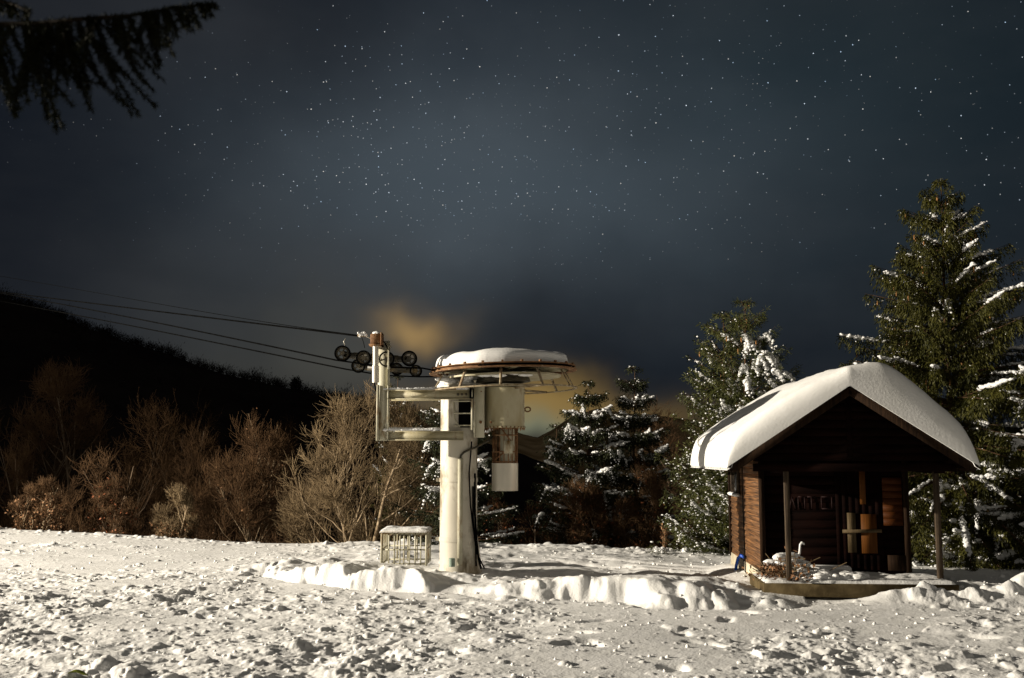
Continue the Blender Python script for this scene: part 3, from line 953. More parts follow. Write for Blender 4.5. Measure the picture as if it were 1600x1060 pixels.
# ------------------------------------------------------------------ conifers
def conifer(name, label, px, D, top, Rb, seed, needles, nb=220, basez=None, hang=0.8, snow_p=0.4, snow_r=0.07, specks=500, speck_r=0.03, pads=10, fpow=0.85, group=None,
            cones=0, card=(0.05, 0.10), cw=(0.014, 0.024), tdens=1.0, low0=0.02, snow_top=0.9, upt=0.0, ytr=None, ragged=0.25, padr=0.09, side=None, wid=1.0, tlen=1.0, spk=0.0, wh=0.42, pside=0):
    rg = np.random.default_rng(seed)
    bz = valley_z(D) if basez is None else basez
    tp = at(px, top, D)
    bx = tp[0]
    root = thing(name, label, "tree", (bx, D, bz), 0, group)
    H = tp[2] - bz
    tr = MB().tube([(bx + 0.03 * math.sin(i), D, bz + H * i / 8) for i in range(9)], [max(0.10 * H / 8 * (1 - i / 8.3), 0.008) for i in range(9)], 8)
    mb_ = MB()
    f = low0 + (1 - low0) * (np.arange(nb) + rg.random(nb)) / nb
    f = np.where(f > 1, 1, f) ** 1.05
    nwh = max(int(H / wh), 6)
    f = (np.round(f * nwh) / nwh + rg.normal(0, 0.10, nb) / nwh).clip(low0, 1)
    az = np.arange(nb) * 2.399963 + rg.normal(0, 0.3, nb)
    L = Rb * ((1 - f) ** fpow) * rg.uniform(1 - ragged, 1 + ragged, nb) + 0.10
    a = -0.12 + 0.62 * f + rg.normal(0, 0.07, nb) + upt
    b = -0.42 * (1 - f) * hang
    c = 0.30 * (1 - f)
    org = np.stack([np.full(nb, bx), np.full(nb, D), bz + H * f], 1)
    out = np.stack([np.cos(az), np.sin(az), np.zeros(nb)], 1)

    def pos(i, s):
        return org[i] + out[i] * (L[i] * s)[:, None] + np.array([0, 0, 1.0]) * (L[i] * (a[i] * s + b[i] * s ** 2 + c[i] * s ** 3))[:, None]
    # wood of the boughs
    for s0 in np.arange(0, 1, 0.25):
        I = np.arange(nb)
        tr.segs(pos(I, np.full(nb, s0)), pos(I, np.full(nb, s0 + .25)), 0.012 * (1.1 - s0) * (0.4 + L), 0.012 * (0.85 - s0) * (0.4 + L), 3)
    # twigs
    nt = np.maximum((L * 34 * tdens).astype(int), 5)
    I = np.repeat(np.arange(nb), nt)
    N = len(I)
    s = 0.08 + 0.92 * rg.random(N) ** 0.8
    p = pos(I, s)
    sg = np.where(rg.random(N) < .5, -1, 1)[:, None]
    sidev = np.stack([-out[I][:, 1], out[I][:, 0], np.zeros(N)], 1) * sg
    td = out[I] * 0.6 + sidev * rg.uniform(.2, 1.0, (N, 1)) * wid + np.stack([np.zeros(N), np.zeros(N), rg.uniform(-.25, .3, N) - hang * 0.35], 1)
    td /= np.linalg.norm(td, axis=1, keepdims=True)
    lt = tlen * (0.10 + 0.30 * np.minimum(L[I], 1.4) * (1.05 - s)) * rg.uniform(.5, 1.25, N)
    nc_ = np.maximum((lt / 0.026).astype(int), 4)
    J = np.repeat(np.arange(N), nc_)
    K = len(J)
    t = rg.random(K)
    g = hang * 0.9
    cp = p[J] + td[J] * (lt[J] * t)[:, None]
    cp[:, 2] -= g * lt[J] * t ** 2 * 0.8
    cd_ = td[J] * 0.7 + rg.normal(0, 0.48, (K, 3))
    cd_[:, 2] -= hang * 0.9 * t
    mb_.cards(cp, cd_, rg.uniform(*card, K), rg.uniform(*cw, K), rg)
    tr.build("trunk", M['bark'], root)
    mb_.build("crown", needles, root)
    # snow
    sm = MB()
    C, S_ = [], []
    pick = np.where((rg.random(nb) < snow_p) & (f < snow_top))[0]
    for i in pick:
        if side is not None and rg.random() < 0.6 and out[i][0] * side < 0:
            continue
        s0 = rg.uniform(.2, .7)
        s1 = min(s0 + rg.uniform(.2, .6), 1.0)
        m = max(int((s1 - s0) * L[i] / (snow_r * 0.38)), 3)
        ss = np.linspace(s0, s1, m)
        ix = np.full(m, i)
        q_ = pos(ix, ss) + rg.normal(0, 0.012, (m, 3)) + np.array([0, 0, snow_r * .35])
        prof_ = np.sin(np.linspace(0.35, 2.8, m)) ** .6 * rg.uniform(.45, 1.0) * rg.uniform(.6, 1.15, m)
        C.append(q_)
        S_.append(np.stack([snow_r * prof_ * rg.uniform(.8, 1.3, m), snow_r * prof_ * rg.uniform(.8, 1.3, m), snow_r * .62 * prof_], 1))
    # pads: snow weighing down the ends of boughs like hands
    if pads:
        cand = np.where((f < 0.88) & (f > 0.08) & (np.sin(az) < 0.35))[0]
        if pside:
            cand = np.where((f < 0.86) & (f > 0.42) & (np.sin(az) < 0.2) & (np.cos(az) > -.35))[0]
        for i in rg.choice(cand, min(pads, len(cand)), replace=False):
            s0 = rg.uniform(.5, .85)
            p0 = pos(np.array([i]), np.array([s0]))[0]
            nf = rg.integers(2, 5)
            for k_ in range(nf):
                dv = nrmz(out[i] * 0.8 + rg.normal(0, .5, 3) * np.array([1, 1, 0]))
                m = rg.integers(5, 9)
                ln = rg.uniform(.12, .34) * padr / .09
                tt = np.linspace(0, 1, m)
                q_ = p0 + dv[None] * (tt * ln * .7)[:, None] - np.array([0, 0, 1.0]) * (ln * tt ** 1.7)[:, None]
                C.append(q_ + rg.normal(0, .008, (m, 3)))
                rr_ = padr * (0.70 - 0.52 * tt) * rg.uniform(.5, 1)
                S_.append(np.stack([rr_, rr_, rr_ * .85], 1))
    if C:
        sm.blobs(np.concatenate(C), np.concatenate(S_), 1, 0.14, seed)
    if specks:
        ids = rg.choice(N, specks, p=(lambda w_: w_ / w_.sum())((1.06 - f[I]) ** spk))
        tt = rg.random(specks)
        q_ = p[ids] + td[ids] * (lt[ids] * tt)[:, None]
        q_[:, 2] -= g * lt[ids] * tt ** 2 * 0.8 - 0.015
        sr = rg.uniform(.35, 1.0, specks) * speck_r
        sm.blobs(q_, np.stack([sr * rg.uniform(.8, 1.6, specks), sr * rg.uniform(.8, 1.6, specks), sr * .7], 1), 0, 0.15, seed + 1)
    if sm.n:
        sm.build("snow", M['snow_tree'], root, smooth=True)
    if cones:
        ids = rg.choice(np.where(f[I] > 0.45)[0], cones)
        q_ = p[ids] + td[ids] * (lt[ids])[:, None] * 0.8
        q_[:, 2] -= 0.08
        c0_ = MB().blobs([[0, 0, 0]], [[.016, .016, .055]], 1, 0.05, seed).build("cone", M['cone'], root, local=True)
        for i_, v_ in enumerate(q_ - np.array(root.location)):
            c_o = c0_ if i_ == 0 else c0_.copy()
            c_o.location = v_
            if i_:
                SC.collection.objects.link(c_o)
    return root


CG = "snowy conifers round the clearing"
conifer("spruce_tree", "tallest spruce, olive drooping boughs, towering at the right edge behind the hut", 1468, 20.0, 285, 3.0, 101, M['spruce'], nb=310, basez=-0.35, hang=1.45, snow_p=0.9, snow_r=0.065, specks=2400, speck_r=0.018, pads=5, wid=.7, tlen=.8, ragged=.38, upt=.08, fpow=0.86, group=CG, cones=90, low0=0.0, side=1, tdens=2.3)
conifer("spruce_tree", "spruce cut off by the right edge, its snow-laden boughs reaching behind the right porch post", 1650, 18.0, 545, 1.85, 102, M['spruce'], nb=160, basez=-0.3, hang=1.1, snow_p=1.0, snow_r=0.085, specks=800, speck_r=0.022, pads=10, wh=.5, fpow=0.7, group=CG, low0=0.0)
conifer("spruce_tree", "low snow-buried young spruce between the hut and the right porch post", 1515, 19.0, 755, 1.35, 103, M['spruce'], nb=70, basez=-0.25, hang=0.6, snow_p=0.95, snow_r=0.07, specks=350, speck_r=0.026, pads=12, wh=.32, fpow=0.55, group=CG, low0=0.0, padr=0.12)
conifer("pine_tree", "dense pine with snow-speckled lower crown at the left side of the hut", 1162, 20.6, 476, 1.5, 104, M['pine'], nb=260, basez=-0.7, hang=0.25, ragged=.45, snow_p=0.35, snow_r=0.05, specks=3600, spk=1.8, speck_r=0.026, pads=30, wh=.5, pside=1, fpow=0.74, group=CG, card=(0.07, 0.13), cw=(0.008, 0.014), low0=0.0, upt=0.30, tdens=1.35, padr=0.13, cones=20)
conifer("pine_tree", "slimmer pine top leaning out left of the dense pine by the hut", 1128, 21.2, 496, 1.15, 105, M['pine'], nb=200, basez=-0.9, hang=0.2, snow_p=0.10, snow_r=0.05, specks=1400, spk=1.0, speck_r=0.024, pads=5, fpow=0.55, group=CG, low0=0.0, upt=0.3, cones=12)
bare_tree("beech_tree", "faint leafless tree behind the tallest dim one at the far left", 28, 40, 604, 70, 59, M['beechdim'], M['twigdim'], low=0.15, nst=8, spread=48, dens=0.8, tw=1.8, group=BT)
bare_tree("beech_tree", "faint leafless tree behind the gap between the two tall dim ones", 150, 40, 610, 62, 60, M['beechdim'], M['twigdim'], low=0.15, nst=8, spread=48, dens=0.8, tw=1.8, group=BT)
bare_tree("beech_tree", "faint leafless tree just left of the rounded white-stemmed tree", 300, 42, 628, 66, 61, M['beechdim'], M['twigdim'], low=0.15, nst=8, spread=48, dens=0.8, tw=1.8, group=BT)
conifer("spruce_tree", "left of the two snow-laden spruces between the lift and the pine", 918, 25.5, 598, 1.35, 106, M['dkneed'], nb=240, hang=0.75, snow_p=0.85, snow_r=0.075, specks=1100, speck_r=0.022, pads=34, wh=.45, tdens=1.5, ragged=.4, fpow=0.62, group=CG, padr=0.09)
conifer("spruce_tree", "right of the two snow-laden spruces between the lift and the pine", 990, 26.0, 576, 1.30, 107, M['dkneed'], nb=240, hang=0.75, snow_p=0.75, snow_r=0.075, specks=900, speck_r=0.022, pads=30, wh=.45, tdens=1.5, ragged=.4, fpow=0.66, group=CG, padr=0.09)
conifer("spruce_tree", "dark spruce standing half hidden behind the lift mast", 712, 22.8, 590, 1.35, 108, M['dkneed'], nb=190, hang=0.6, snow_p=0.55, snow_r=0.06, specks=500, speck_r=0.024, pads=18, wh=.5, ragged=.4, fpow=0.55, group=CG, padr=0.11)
conifer("pine_tree", "small pine top peeping over the lift arm between sheaves and beam", 620, 29.0, 592, 1.0, 109, M['spruce'], nb=90, hang=0.1, snow_p=0.2, snow_r=0.05, specks=120, speck_r=0.025, pads=0, fpow=0.7, group=CG, upt=0.3)
conifer("spruce_tree", "small dark spruce left of the two snow-laden spruces", 868, 27.5, 665, 1.0, 110, M['dkneed'], nb=110, hang=0.5, snow_p=0.35, snow_r=0.07, specks=260, speck_r=0.03, pads=8, fpow=0.6, group=CG)
# lone tree on the skyline
rt = thing("skyline_tree", "lone tiny tree standing on the hill skyline above the rounded bare tree", "tree", tuple(at(462, 616, 415)))
b0 = at(462, 617, 405)
MB().tube([b0, b0 + [0, 0, 6.0]], [0.45, 0.2], 6).build("trunk", M['hill'], rt)
rg = np.random.default_rng(12)
d_ = rg.normal(size=(900, 3))
MB().cards(b0 + np.array([0, 0, 4.0]) + d_ * np.array([0.75, .75, 1.1]), d_, 0.9, 0.35, rg).build("crown", M['hill'], rt)

# ------------------------------------------------------------------ withered plants poking out of the snow
for (px, py, tp_, lab, nl, tk) in ((1038, 858, 816, "small withered reddish plant on the rim left of the hut", 90, 'leaf'), (1262, 0, 0, None, 0, None)):
    if lab is None:
        continue
    D = 20.8
    g = at(px, py, D)
    gz0 = float(ground_z(np.array([g[0]]), np.array([D]))[0])
    root = thing("withered_plant", lab, "plant", (g[0], D, gz0 - 0.02))
    rg = np.random.default_rng(px)
    hgt = at(px, tp_, D)[2] - gz0
    mb_ = MB()
    tips = []
    for k_ in range(7):
        x0 = rg.normal(0, .06)
        p1 = np.array([g[0] + x0 * .4, D + rg.normal(0, .03), gz0 - .03])
        p2 = p1 + np.array([rg.normal(0, .05), rg.normal(0, .05), hgt * rg.uniform(.6, 1.0)])
        mb_.tube([p1, (p1 + p2) / 2 + rg.normal(0, .02, 3), p2], [.010, .008, .004], 4)
        tips += [p1 + (p2 - p1) * t_ for t_ in rg.uniform(.25, 1, 20)]
    mb_.build("stem", M['twig'], root)
    T = np.array(tips)
    MB().cards(T + rg.normal(0, .02, T.shape), rg.normal(size=T.shape), rg.uniform(.04, .08, len(T)), .03, rg).build("leaves", M['leaf'], root)
    c_ = np.array([[g[0] + rg.normal(0, .13), D - rg.uniform(0, .15), gz0 + .03] for _ in range(14)])
    MB().blobs(c_, rg.uniform(.03, .08, 14), 1, .12, 3).build("snow", M['snow_tree'], root, smooth=True)

# ------------------------------------------------------------------ the lift
DL = 15.5
PX = DL / F


def P(px, py, dd=0.0):
    return at(px, py, DL + dd)


mast_b = P(716, 886)
lift = thing("ski_lift_station", "drag lift turning station, pale steel mast carrying a rusty horizontal wheel under snow", "ski lift", (mast_b[0], DL, -0.15))
mz0, mz1 = -0.15, P(716, 603)[2]
mx, mr = mast_b[0], 0.278
mb_ = MB()
prof = [(0.001, mz0), (mr, mz0)]
for zz in np.linspace(mz0, mz1, 14)[1:]:
    prof.append((mr, zz))
prof.append((0.001, mz1))
mb_.lathe((mx, DL, 0), prof, 56)
mb_.build("mast", M['mast'], lift, smooth='auto')
mb_ = MB()
for pyc in (750, 842):
    zc = P(716, pyc)[2]
    mb_.lathe((mx, DL, 0), [(mr - .005, zc - .03), (mr + .012, zc - .03), (mr + .012, zc + .03), (mr - .005, zc + .03)], 48)
    mb_.box((mx - mr - .03, DL - .02, zc), (.06, .05, .05))
mb_.build("collar", M['mast'], lift, smooth='auto')
# steel shoe, slightly wider, on the shaded side
mb_ = MB().lathe((mx + .02, DL + .02, 0), [(mr + .07, mz0), (mr + .03, 0.25), (mr - .02, 0.6)], 40, a0=-1.2, a1=1.9)
mb_.build("mast_shoe", M['mast'], lift, smooth=True)
c0 = P(719, 716, -.30)
c1 = P(719, 884, -.30)
MB().box(((c0[0] + c1[0]) / 2, DL - .27, (c0[2] + c1[2]) / 2), (.075, .07, c0[2] - c1[2])).build("conduit", M['cream'], lift)
pts = [P(719, 720, -.28), P(720, 712, -.29), P(725, 707, -.3), P(733, 703, -.28), P(742, 700, -.2), P(755, 693, -.15), P(764, 688, -.1), P(770, 682, -.05)]
MB().tube(pts, .016, 8).build("conduit_cable", M['darkmetal'], lift, smooth=True)
for k_, pts in enumerate(([(737, 690, -.24), (733, 740, -.26), (735, 790, -.26), (740, 830, -.22), (744, 862, -.2), (757, 889, -.28)],
                          [(742, 740, -.15), (742, 800, -.15), (745, 850, -.15), (748, 875, -.18), (752, 889, -.22)],
                          [(739, 760, -.2), (739, 810, -.2), (743, 850, -.18), (744, 885, -.22)])):
    MB().tube([P(*q) for q in pts], (.011, .016, .012)[k_], 6).build("power_cable", M['black'], lift, smooth=True)
# stub sleeve in the snow at the mast foot
MB().lathe(tuple(P(706, 878, -.36)), [(.001, -.07), (.045, -.07), (.045, .05), (.001, .05)], 20).build("sleeve", M['sack'], lift, smooth='auto')

# arm frame
fr_ = MB()
zt, zm = P(660, 617)[2], P(660, 680)[2]
xl, xr = P(598, 617)[0], P(736, 617)[0]
bh = .125


def ibeam(mb, x0, x1, y, z, h=.125, w=.10, lip=.012):
    mb.box(((x0 + x1) / 2, y, z), (x1 - x0, w * .55, h))
    mb.box(((x0 + x1) / 2, y, z + h / 2 + lip / 2), (x1 - x0 + .01, w, lip))
    mb.box(((x0 + x1) / 2, y, z - h / 2 - lip / 2), (x1 - x0 + .01, w, lip))


yf = DL - .36
sc_ = yf / DL
for zz_, px1, nm in ((617, 736, 'upper'), (681, 724, 'lower')):
    a_, b_ = at(604, zz_, yf), at(px1, zz_, yf)
    m_ = MB()
    ibeam(m_, a_[0], b_[0], yf, a_[2], .115)
    # second, rear flange of the arm
    m_.box(((a_[0] + b_[0]) / 2, yf + .62, a_[2]), (b_[0] - a_[0], .06, .11))
    m_.build("arm_beam", M['creamrust'], lift)
    sn = MB()
    rg = np.random.default_rng(zz_)
    if nm == 'upper':
        xs_ = np.concatenate([np.linspace(at(610, 1, yf)[0], at(640, 1, yf)[0], 10), np.linspace(at(645, 1, yf)[0], b_[0] - .05, 34)])
        rr_ = rg.uniform(.015, .032, len(xs_))
    else:
        xs_ = np.linspace(at(613, 1, yf)[0], at(688, 1, yf)[0], 40)
        rr_ = rg.uniform(.028, .042, len(xs_))
    sn.blobs(np.stack([xs_, np.full(len(xs_), yf), np.full(len(xs_), a_[2] + .085)], 1), np.stack([rr_ * 1.6, np.full(len(xs_), .05), rr_ * .9], 1), 1, .1, zz_)
    sn.build("snow", M['snow_tree'], lift, smooth=True)
bz_ = at(723, 617, yf - .045)
bolt = MB()
for dx in (-.06, 0, .06):
    bolt.lathe((bz_[0] + dx - .01, yf - .04, bz_[2] + .005), [(.001, -.012), (.02, -.012), (.02, .012)], 6, axis='y')
bolt.build("bolt", M['darkmetal'], lift)
# uprights at the outer end of the arm
up_ = MB()
a_, b_ = at(598, 533, yf), at(598, 689, yf)
up_.box(((a_[0] + b_[0]) / 2 + .01, yf + .02, (a_[2] + b_[2]) / 2), (.17, .04, a_[2] - b_[2]))
up_.box(((a_[0] + b_[0]) / 2 - .065, yf - .02, (a_[2] + b_[2]) / 2 - .33), (.03, .12, a_[2] - b_[2] - .66))
up_.box(((a_[0] + b_[0]) / 2 + .085, yf - .0, (a_[2] + b_[2]) / 2 + .0), (.022, .10, a_[2] - b_[2]))
up_.beam(at(607, 627, yf), at(603, 674, yf), .03, .05)
up_.build("arm_upright", M['cream'], lift)
sh = MB()
s0, s1 = at(587, 534, yf - .14), at(587, 598, yf - .14)
sh.tube([s1, s0], .042, 16)
sh.tube([at(587, 598, yf - .14), at(587, 572, yf - .14)], .052, 16)
sh.build("pivot_shaft", M['zinc'], lift, smooth='auto')
hd = MB()
h0 = at(588, 531, yf - .13)
hd.box(h0, (.15, .20, .16), bev=.015)
hd.box(h0 + [0, 0, -.085], (.19, .23, .02))
hd.box(h0 + [.085, 0, 0], (.02, .24, .19))
hd.build("shaft_head", M['rust'], lift)
MB().blobs([h0 + [0, 0, .095], h0 + [-.03, .04, .09], h0 + [.03, -.03, .09]], [[.06, .08, .03], [.04, .05, .03], [.05, .05, .028]], 1, .12, 4).build("snow", M['snow_tree'], lift, smooth=True)
MB().tube([at(596, 530, yf), at(602, 537, yf - .02), at(607, 546, yf - .02), at(608, 556, yf - .02)], .009, 6).build("head_cable", M['black'], lift, smooth=True)
MB().tube([at(584, 598, yf - .14), at(586, 604, yf - .13), at(587, 612, yf - .1)], .009, 6).build("head_cable", M['black'], lift, smooth=True)
MB().box(at(609, 542, yf - .02), (.05, .03, .02)).build("bracket", M['cream'], lift)


# sheave assemblies: rocker arm carrying four grooved wheels
def sheave(parent, c, r, tilt=0.0):
    t_ = MB().lathe(c, [(r - .022, -.028), (r, -.028), (r, -.018), (r - .012, -.006), (r - .012, .006), (r, .018), (r, .028), (r - .022, .028), (r - .022, -.028)], 40, axis='y')
    o = t_.build("sheave", M['black'], parent, smooth='auto')
    w = MB().lathe(c, [(r - .045, -.012), (r - .022, -.012), (r - .022, .012), (r - .045, .012), (r - .045, -.012)], 36, axis='y')
    w.lathe(c, [(.001, -.03), (.034, -.03), (.034, .03), (.001, .03)], 20, axis='y')
    for k in range(5):
        a = tilt + k * 2 * math.pi / 5
        d = np.array([math.cos(a), 0, math.sin(a)])
        w.beam(np.array(c) + d * .02, np.array(c) + d * (r - .03), .018, .034, upv=(0, 1, 0))
    w.build("sheave_web", M['darkmetal'], o, smooth='auto')


for (cs_, off, rr_) in ((((536, 553, 12.5), (569, 560, 11.8), (605, 562, 12.3), (640, 561, 12.3)), -.30, 1), (((560, 572, 11), (590, 577, 10), (620, 577, 10.0), (650, 580, 9.6)), 0.85, 1)):
    y_ = DL + off
    c_ = [at(q[0], q[1], y_) for q in cs_]
    arm = MB()
    for a_, b_ in ((0, 1), (2, 3)):
        arm.beam(c_[a_], c_[b_], .045, .085)
        arm.beam(c_[a_] + [0, .08, 0], c_[b_] + [0, .08, 0], .02, .085)
    arm.beam((c_[0] + c_[1]) / 2 - [0, .03, 0], (c_[2] + c_[3]) / 2 - [0, .03, 0], .05, .10)
    arm.beam(c_[1] + [.1, -.03, 0], c_[2] - [.1, .03, 0], .06, .13)
    ao = arm.build("rocker_arm", M['darkmetal'], lift)
    for i, q in enumerate(cs_):
        sheave(ao, c_[i] + [0, -.045 if off < 0 else 0, 0], q[2] / F * y_, i * .4)
# cross-piece joining the two rope sides
ax = MB()
ax.beam(at(596, 560, yf), at(603, 575, DL + .85), .07, .09)
ax.build("cross_arm", M['creamrust'], lift)

# horizontal wheel
WC = P(786, 585)
wx, wy = WC[0], DL + .05
TILT = 0.030


def tz(v):
    v = np.array(v, float).reshape(-1, 3)
    v[:, 2] += (v[:, 0] - wx) * TILT
    return v


def tilt(mb):
    mb.v = [tz(a) for a in mb.v]
    return mb


zu = P(786, 581)[2]
zl = P(786, 610)[2]
Ru, Rl = 1.06, 1.12
w_ = MB().lathe((wx, wy, zu), [(Ru - .06, -.012), (Ru + .06, -.012), (Ru + .06, .004), (Ru, .010), (Ru - .005, .035), (Ru + .045, .045), (Ru + .045, .058), (Ru - .06, .058), (Ru - .06, -.012)], 96)
for k in range(24):
    a = k * 2 * math.pi / 24
    w_.box((wx + math.cos(a) * (Ru + .02), wy + math.sin(a) * (Ru + .02), zu + .07), (.03, .03, .03), rz=a)
wheel = tilt(w_).build("drive_wheel", M['rust'], lift, smooth='auto')
sp = MB()
for k in range(8):
    a = k * math.pi / 4 + .2
    d = np.array([math.cos(a), math.sin(a), 0])
    c = np.array([wx, wy, zu + .02])
    sp.beam(c + d * .2, c + d * (Ru - .05), .10, .05)
tilt(sp).build("spoke", M['creamrust'], wheel)
sp = MB().lathe((wx, wy, zu), [(.001, .08), (.22, .08), (.24, -.06), (.40, -.10), (.42, -.16), (.20, -.19), (.16, -.26), (.001, -.26)], 48)
tilt(sp).build("hub", M['darkmetal'], wheel, smooth='auto')
sp = MB().lathe((wx, wy, zu), [(.30, -.035), (.88, -.075), (.88, -.10), (.30, -.06), (.30, -.035)], 72)
tilt(sp).build("wheel_plate", M['creamrust'], wheel, smooth='auto')
# lower guard ring with its slanting struts
gr = MB().lathe((wx, wy, zl), [(Rl - .035, -.006), (Rl + .010, -.006), (Rl + .010, .014), (Rl - .035, .010), (Rl - .035, -.006)], 96)
guard = tilt(gr).build("guard_ring", M['rustlight'], lift, smooth='auto')
for k in range(11):
    a = k * 2 * math.pi / 11 + .12
    d = np.array([math.cos(a), math.sin(a), 0])
    s_ = MB().beam(np.array([wx, wy, zu - .02]) + d * (Ru - .10), np.array([wx, wy, zl + .01]) + d * (Rl - .02), .04, .012, upv=tuple(d))
    tilt(s_).build("guard_strut", M['rustlight'], guard)
br = MB()
for a in (.9, 2.2, 3.7, 5.3):
    d = np.array([math.cos(a), math.sin(a), 0])
    br.beam(np.array([wx, wy, zl + .02]) + d * .25, np.array([wx, wy, zl + .005]) + d * (Rl - .03), .05, .03)
tilt(br).build("guard_spoke", M['rustlight'], guard)


# snow lying on the wheel
def snow_cap(c, rx_, ry_, h, seed, n=64, m=26, pw=3.0, wav=.05):
    a = np.arange(n) * 2 * math.pi / n
    r = np.concatenate([np.linspace(0, .8, m - 12), 1 - .2 * (1 - np.linspace(0, 1, 12)) ** 2.2])
    A_, R_ = np.meshgrid(a, r, indexing='ij')
    ed = 1 + wav * (fbm(np.cos(A_) * 2 + 5, np.sin(A_) * 2 + 5, 3, seed) - .5) * 2
    X = R_ * rx_ * np.cos(A_) * ed
    Y = R_ * ry_ * np.sin(A_) * ed
    T_ = h * (1 - R_ ** (pw * 3.2)) ** (1 / pw) * (.80 + .45 * fbm(X * 1.6 + 3, Y * 1.6, 3, seed + 5)) + .012 * fbm(X * 9, Y * 9, 2, seed) * (R_ < .98)
    V = np.stack([X + c[0], Y + c[1], T_ + c[2]], 2).reshape(-1, 3)
    i, j = np.meshgrid(np.arange(n), np.arange(len(r) - 1), indexing='ij')
    i, j = i.ravel(), j.ravel()
    q = len(r)
    i2 = (i + 1) % n
    mb = MB().add(V, np.stack([i * q + j, i * q + j + 1, i2 * q + j + 1, i2 * q + j], 1))
    V2 = V.copy()
    V2[:, 2] = c[2] - .01
    mb.add(V2, np.stack([i * q + j, i2 * q + j, i2 * q + j + 1, i * q + j + 1], 1))
    return mb


sc_mb = snow_cap((wx - .02, wy, zu + .055), .99, .96, .215, 7)
sc_mb.blobs([[wx - .25, wy - .1, zu + .245], [wx + .0, wy - .2, zu + .245], [wx + .35, wy, zu + .24], [wx - .1, wy + .1, zu + .255]], [[.22, .2, .05], [.16, .2, .045], [.25, .2, .03], [.2, .2, .05]], 2, .04, 2)
tilt(sc_mb).build("snow_cap", M['snow_soft'], wheel, smooth=True)
# snow on the mast head and on the wheel housing
rg = np.random.default_rng(31)
c_, s_ = [], []
for k in range(26):
    c_.append(P(rg.uniform(692, 745), rg.uniform(590, 609), rg.uniform(-.2, .2)))
    s_.append([rg.uniform(.06, .13), rg.uniform(.07, .14), rg.uniform(.03, .07)])
for k in range(10):
    c_.append(P(rg.uniform(745, 830), rg.uniform(583, 590), rg.uniform(-.5, -.2)))
    s_.append([rg.uniform(.05, .12), rg.uniform(.05, .1), rg.uniform(.015, .03)])
MB().blobs(c_, s_, 2, .06, 3).build("snow", M['snow_tree'], lift, smooth=True)

# gearbox plate, motor housing, ladder
g0_, g1_ = P(749, 602, -.25), P(749, 684, -.25)
pl = MB().box(((g0_[0] + g1_[0]) / 2, DL - .22, (g0_[2] + g1_[2]) / 2), (.15, .14, g0_[2] - g1_[2]), bev=.008)
pl.box((g0_[0] - .07, DL - .30, (g0_[2] + g1_[2]) / 2), (.02, .05, g0_[2] - g1_[2]))
pl.box((g0_[0] + .01, DL + .1, (g0_[2] + g1_[2]) / 2 + .05), (.13, .44, .5))
pl.build("mounting_plate", M['cream'], lift)
for (px, py, r_) in ((751, 660, .022), (767, 660, .02), (752, 612, .01)):
    MB().lathe(P(px, py, -.30), [(.001, -.015), (r_, -.015), (r_, .02)], 8, axis='y').build("plate_bolt", M['rust'], lift)
hc = P(788, 636)
zt_, zb_ = P(788, 606)[2], P(788, 669)[2]
hr = .305
mo = MB().lathe((hc[0], DL, 0), [(.001, zt_), (hr - .01, zt_), (hr, zt_ - .01), (hr, zb_ + .02), (hr + .008, zb_ + .02), (hr + .008, zb_), (.10, zb_)], 56)
motor = mo.build("motor_housing", M['creamrust'], lift, smooth='auto')
MB().lathe((hc[0] + .0, DL, 0), [(.001, zt_ + .045), (hr + .01, zt_ + .045), (hr + .02, zt_ + .03), (hr + .02, zt_ + .005), (.001, zt_ + .005)], 56).build("housing_lid", M['cream'], motor, smooth='auto')
MB().lathe((hc[0], DL, 0), [(.16, zt_ + .05), (.2, zt_ + .12), (.36, zt_ + .16), (.36, zt_ + .17), (.001, zt_ + .17)], 40).build("housing_collar", M['darkmetal'], motor, smooth='auto')
jag = MB()
rg = np.random.default_rng(6)
for k in range(30):
    a = k * 2 * math.pi / 30
    d = np.array([math.cos(a), math.sin(a), 0])
    p_ = np.array([hc[0], DL, zb_]) + d * (hr - .005)
    jag.tube([p_ + [0, 0, .02], p_ - [0, 0, rg.uniform(.02, .055)]], [.022, .004], 5)
jag.build("flange_teeth", M['rust'], motor)
# lifting eye on the right of the housing
eo = at(824.5, 640, DL)
e_ = MB()
a = np.linspace(0, 2 * math.pi, 17)
e_.tube([eo + np.array([math.cos(t) * .042, 0, math.sin(t) * .034]) for t in a], .011, 8, cap=False)
e_.tube([eo - [.075, 0, 0], eo - [.04, 0, 0]], .012, 8)
e_.build("lifting_eye", M['rust'], motor, smooth=True)
# inner shaft guard, its cage of rods and the drum below
sc2 = P(789, 700)
z0_, z1_, z2_ = P(789, 670)[2], P(789, 724)[2], P(789, 767)[2]
MB().lathe((sc2[0] + .03, DL, 0), [(.001, z0_), (.115, z0_), (.115, z1_), (.001, z1_)], 36).build("shaft_cover", M['cream'], lift, smooth='auto')
cg = MB()
cr_ = .185
for k in range(18):
    a = k * 2 * math.pi / 18 + .1
    x_, y_ = sc2[0] + cr_ * math.cos(a), DL + cr_ * math.sin(a)
    cg.tube([(x_ + .0, y_, z0_ + .02), (x_, y_, z1_)], .0085, 5)
for zz_ in (z0_ + .0, z0_ - .10, z1_ + .17, z1_ + .02):
    a = np.linspace(0, 2 * math.pi, 33)
    cg.tube([(sc2[0] + cr_ * math.cos(t), DL + cr_ * math.sin(t), zz_) for t in a], .011, 6, cap=False)
cg.beam((sc2[0] - .05, DL - cr_, z0_ - .01), (sc2[0] + .1, DL - cr_, z0_ - .2), .012, .02)
cg.beam((sc2[0] - .17, DL - .1, z1_ + .03), (sc2[0] + .03, DL - cr_, z1_ + .2), .012, .02)
cg.build("shaft_cage", M['rust'], lift)
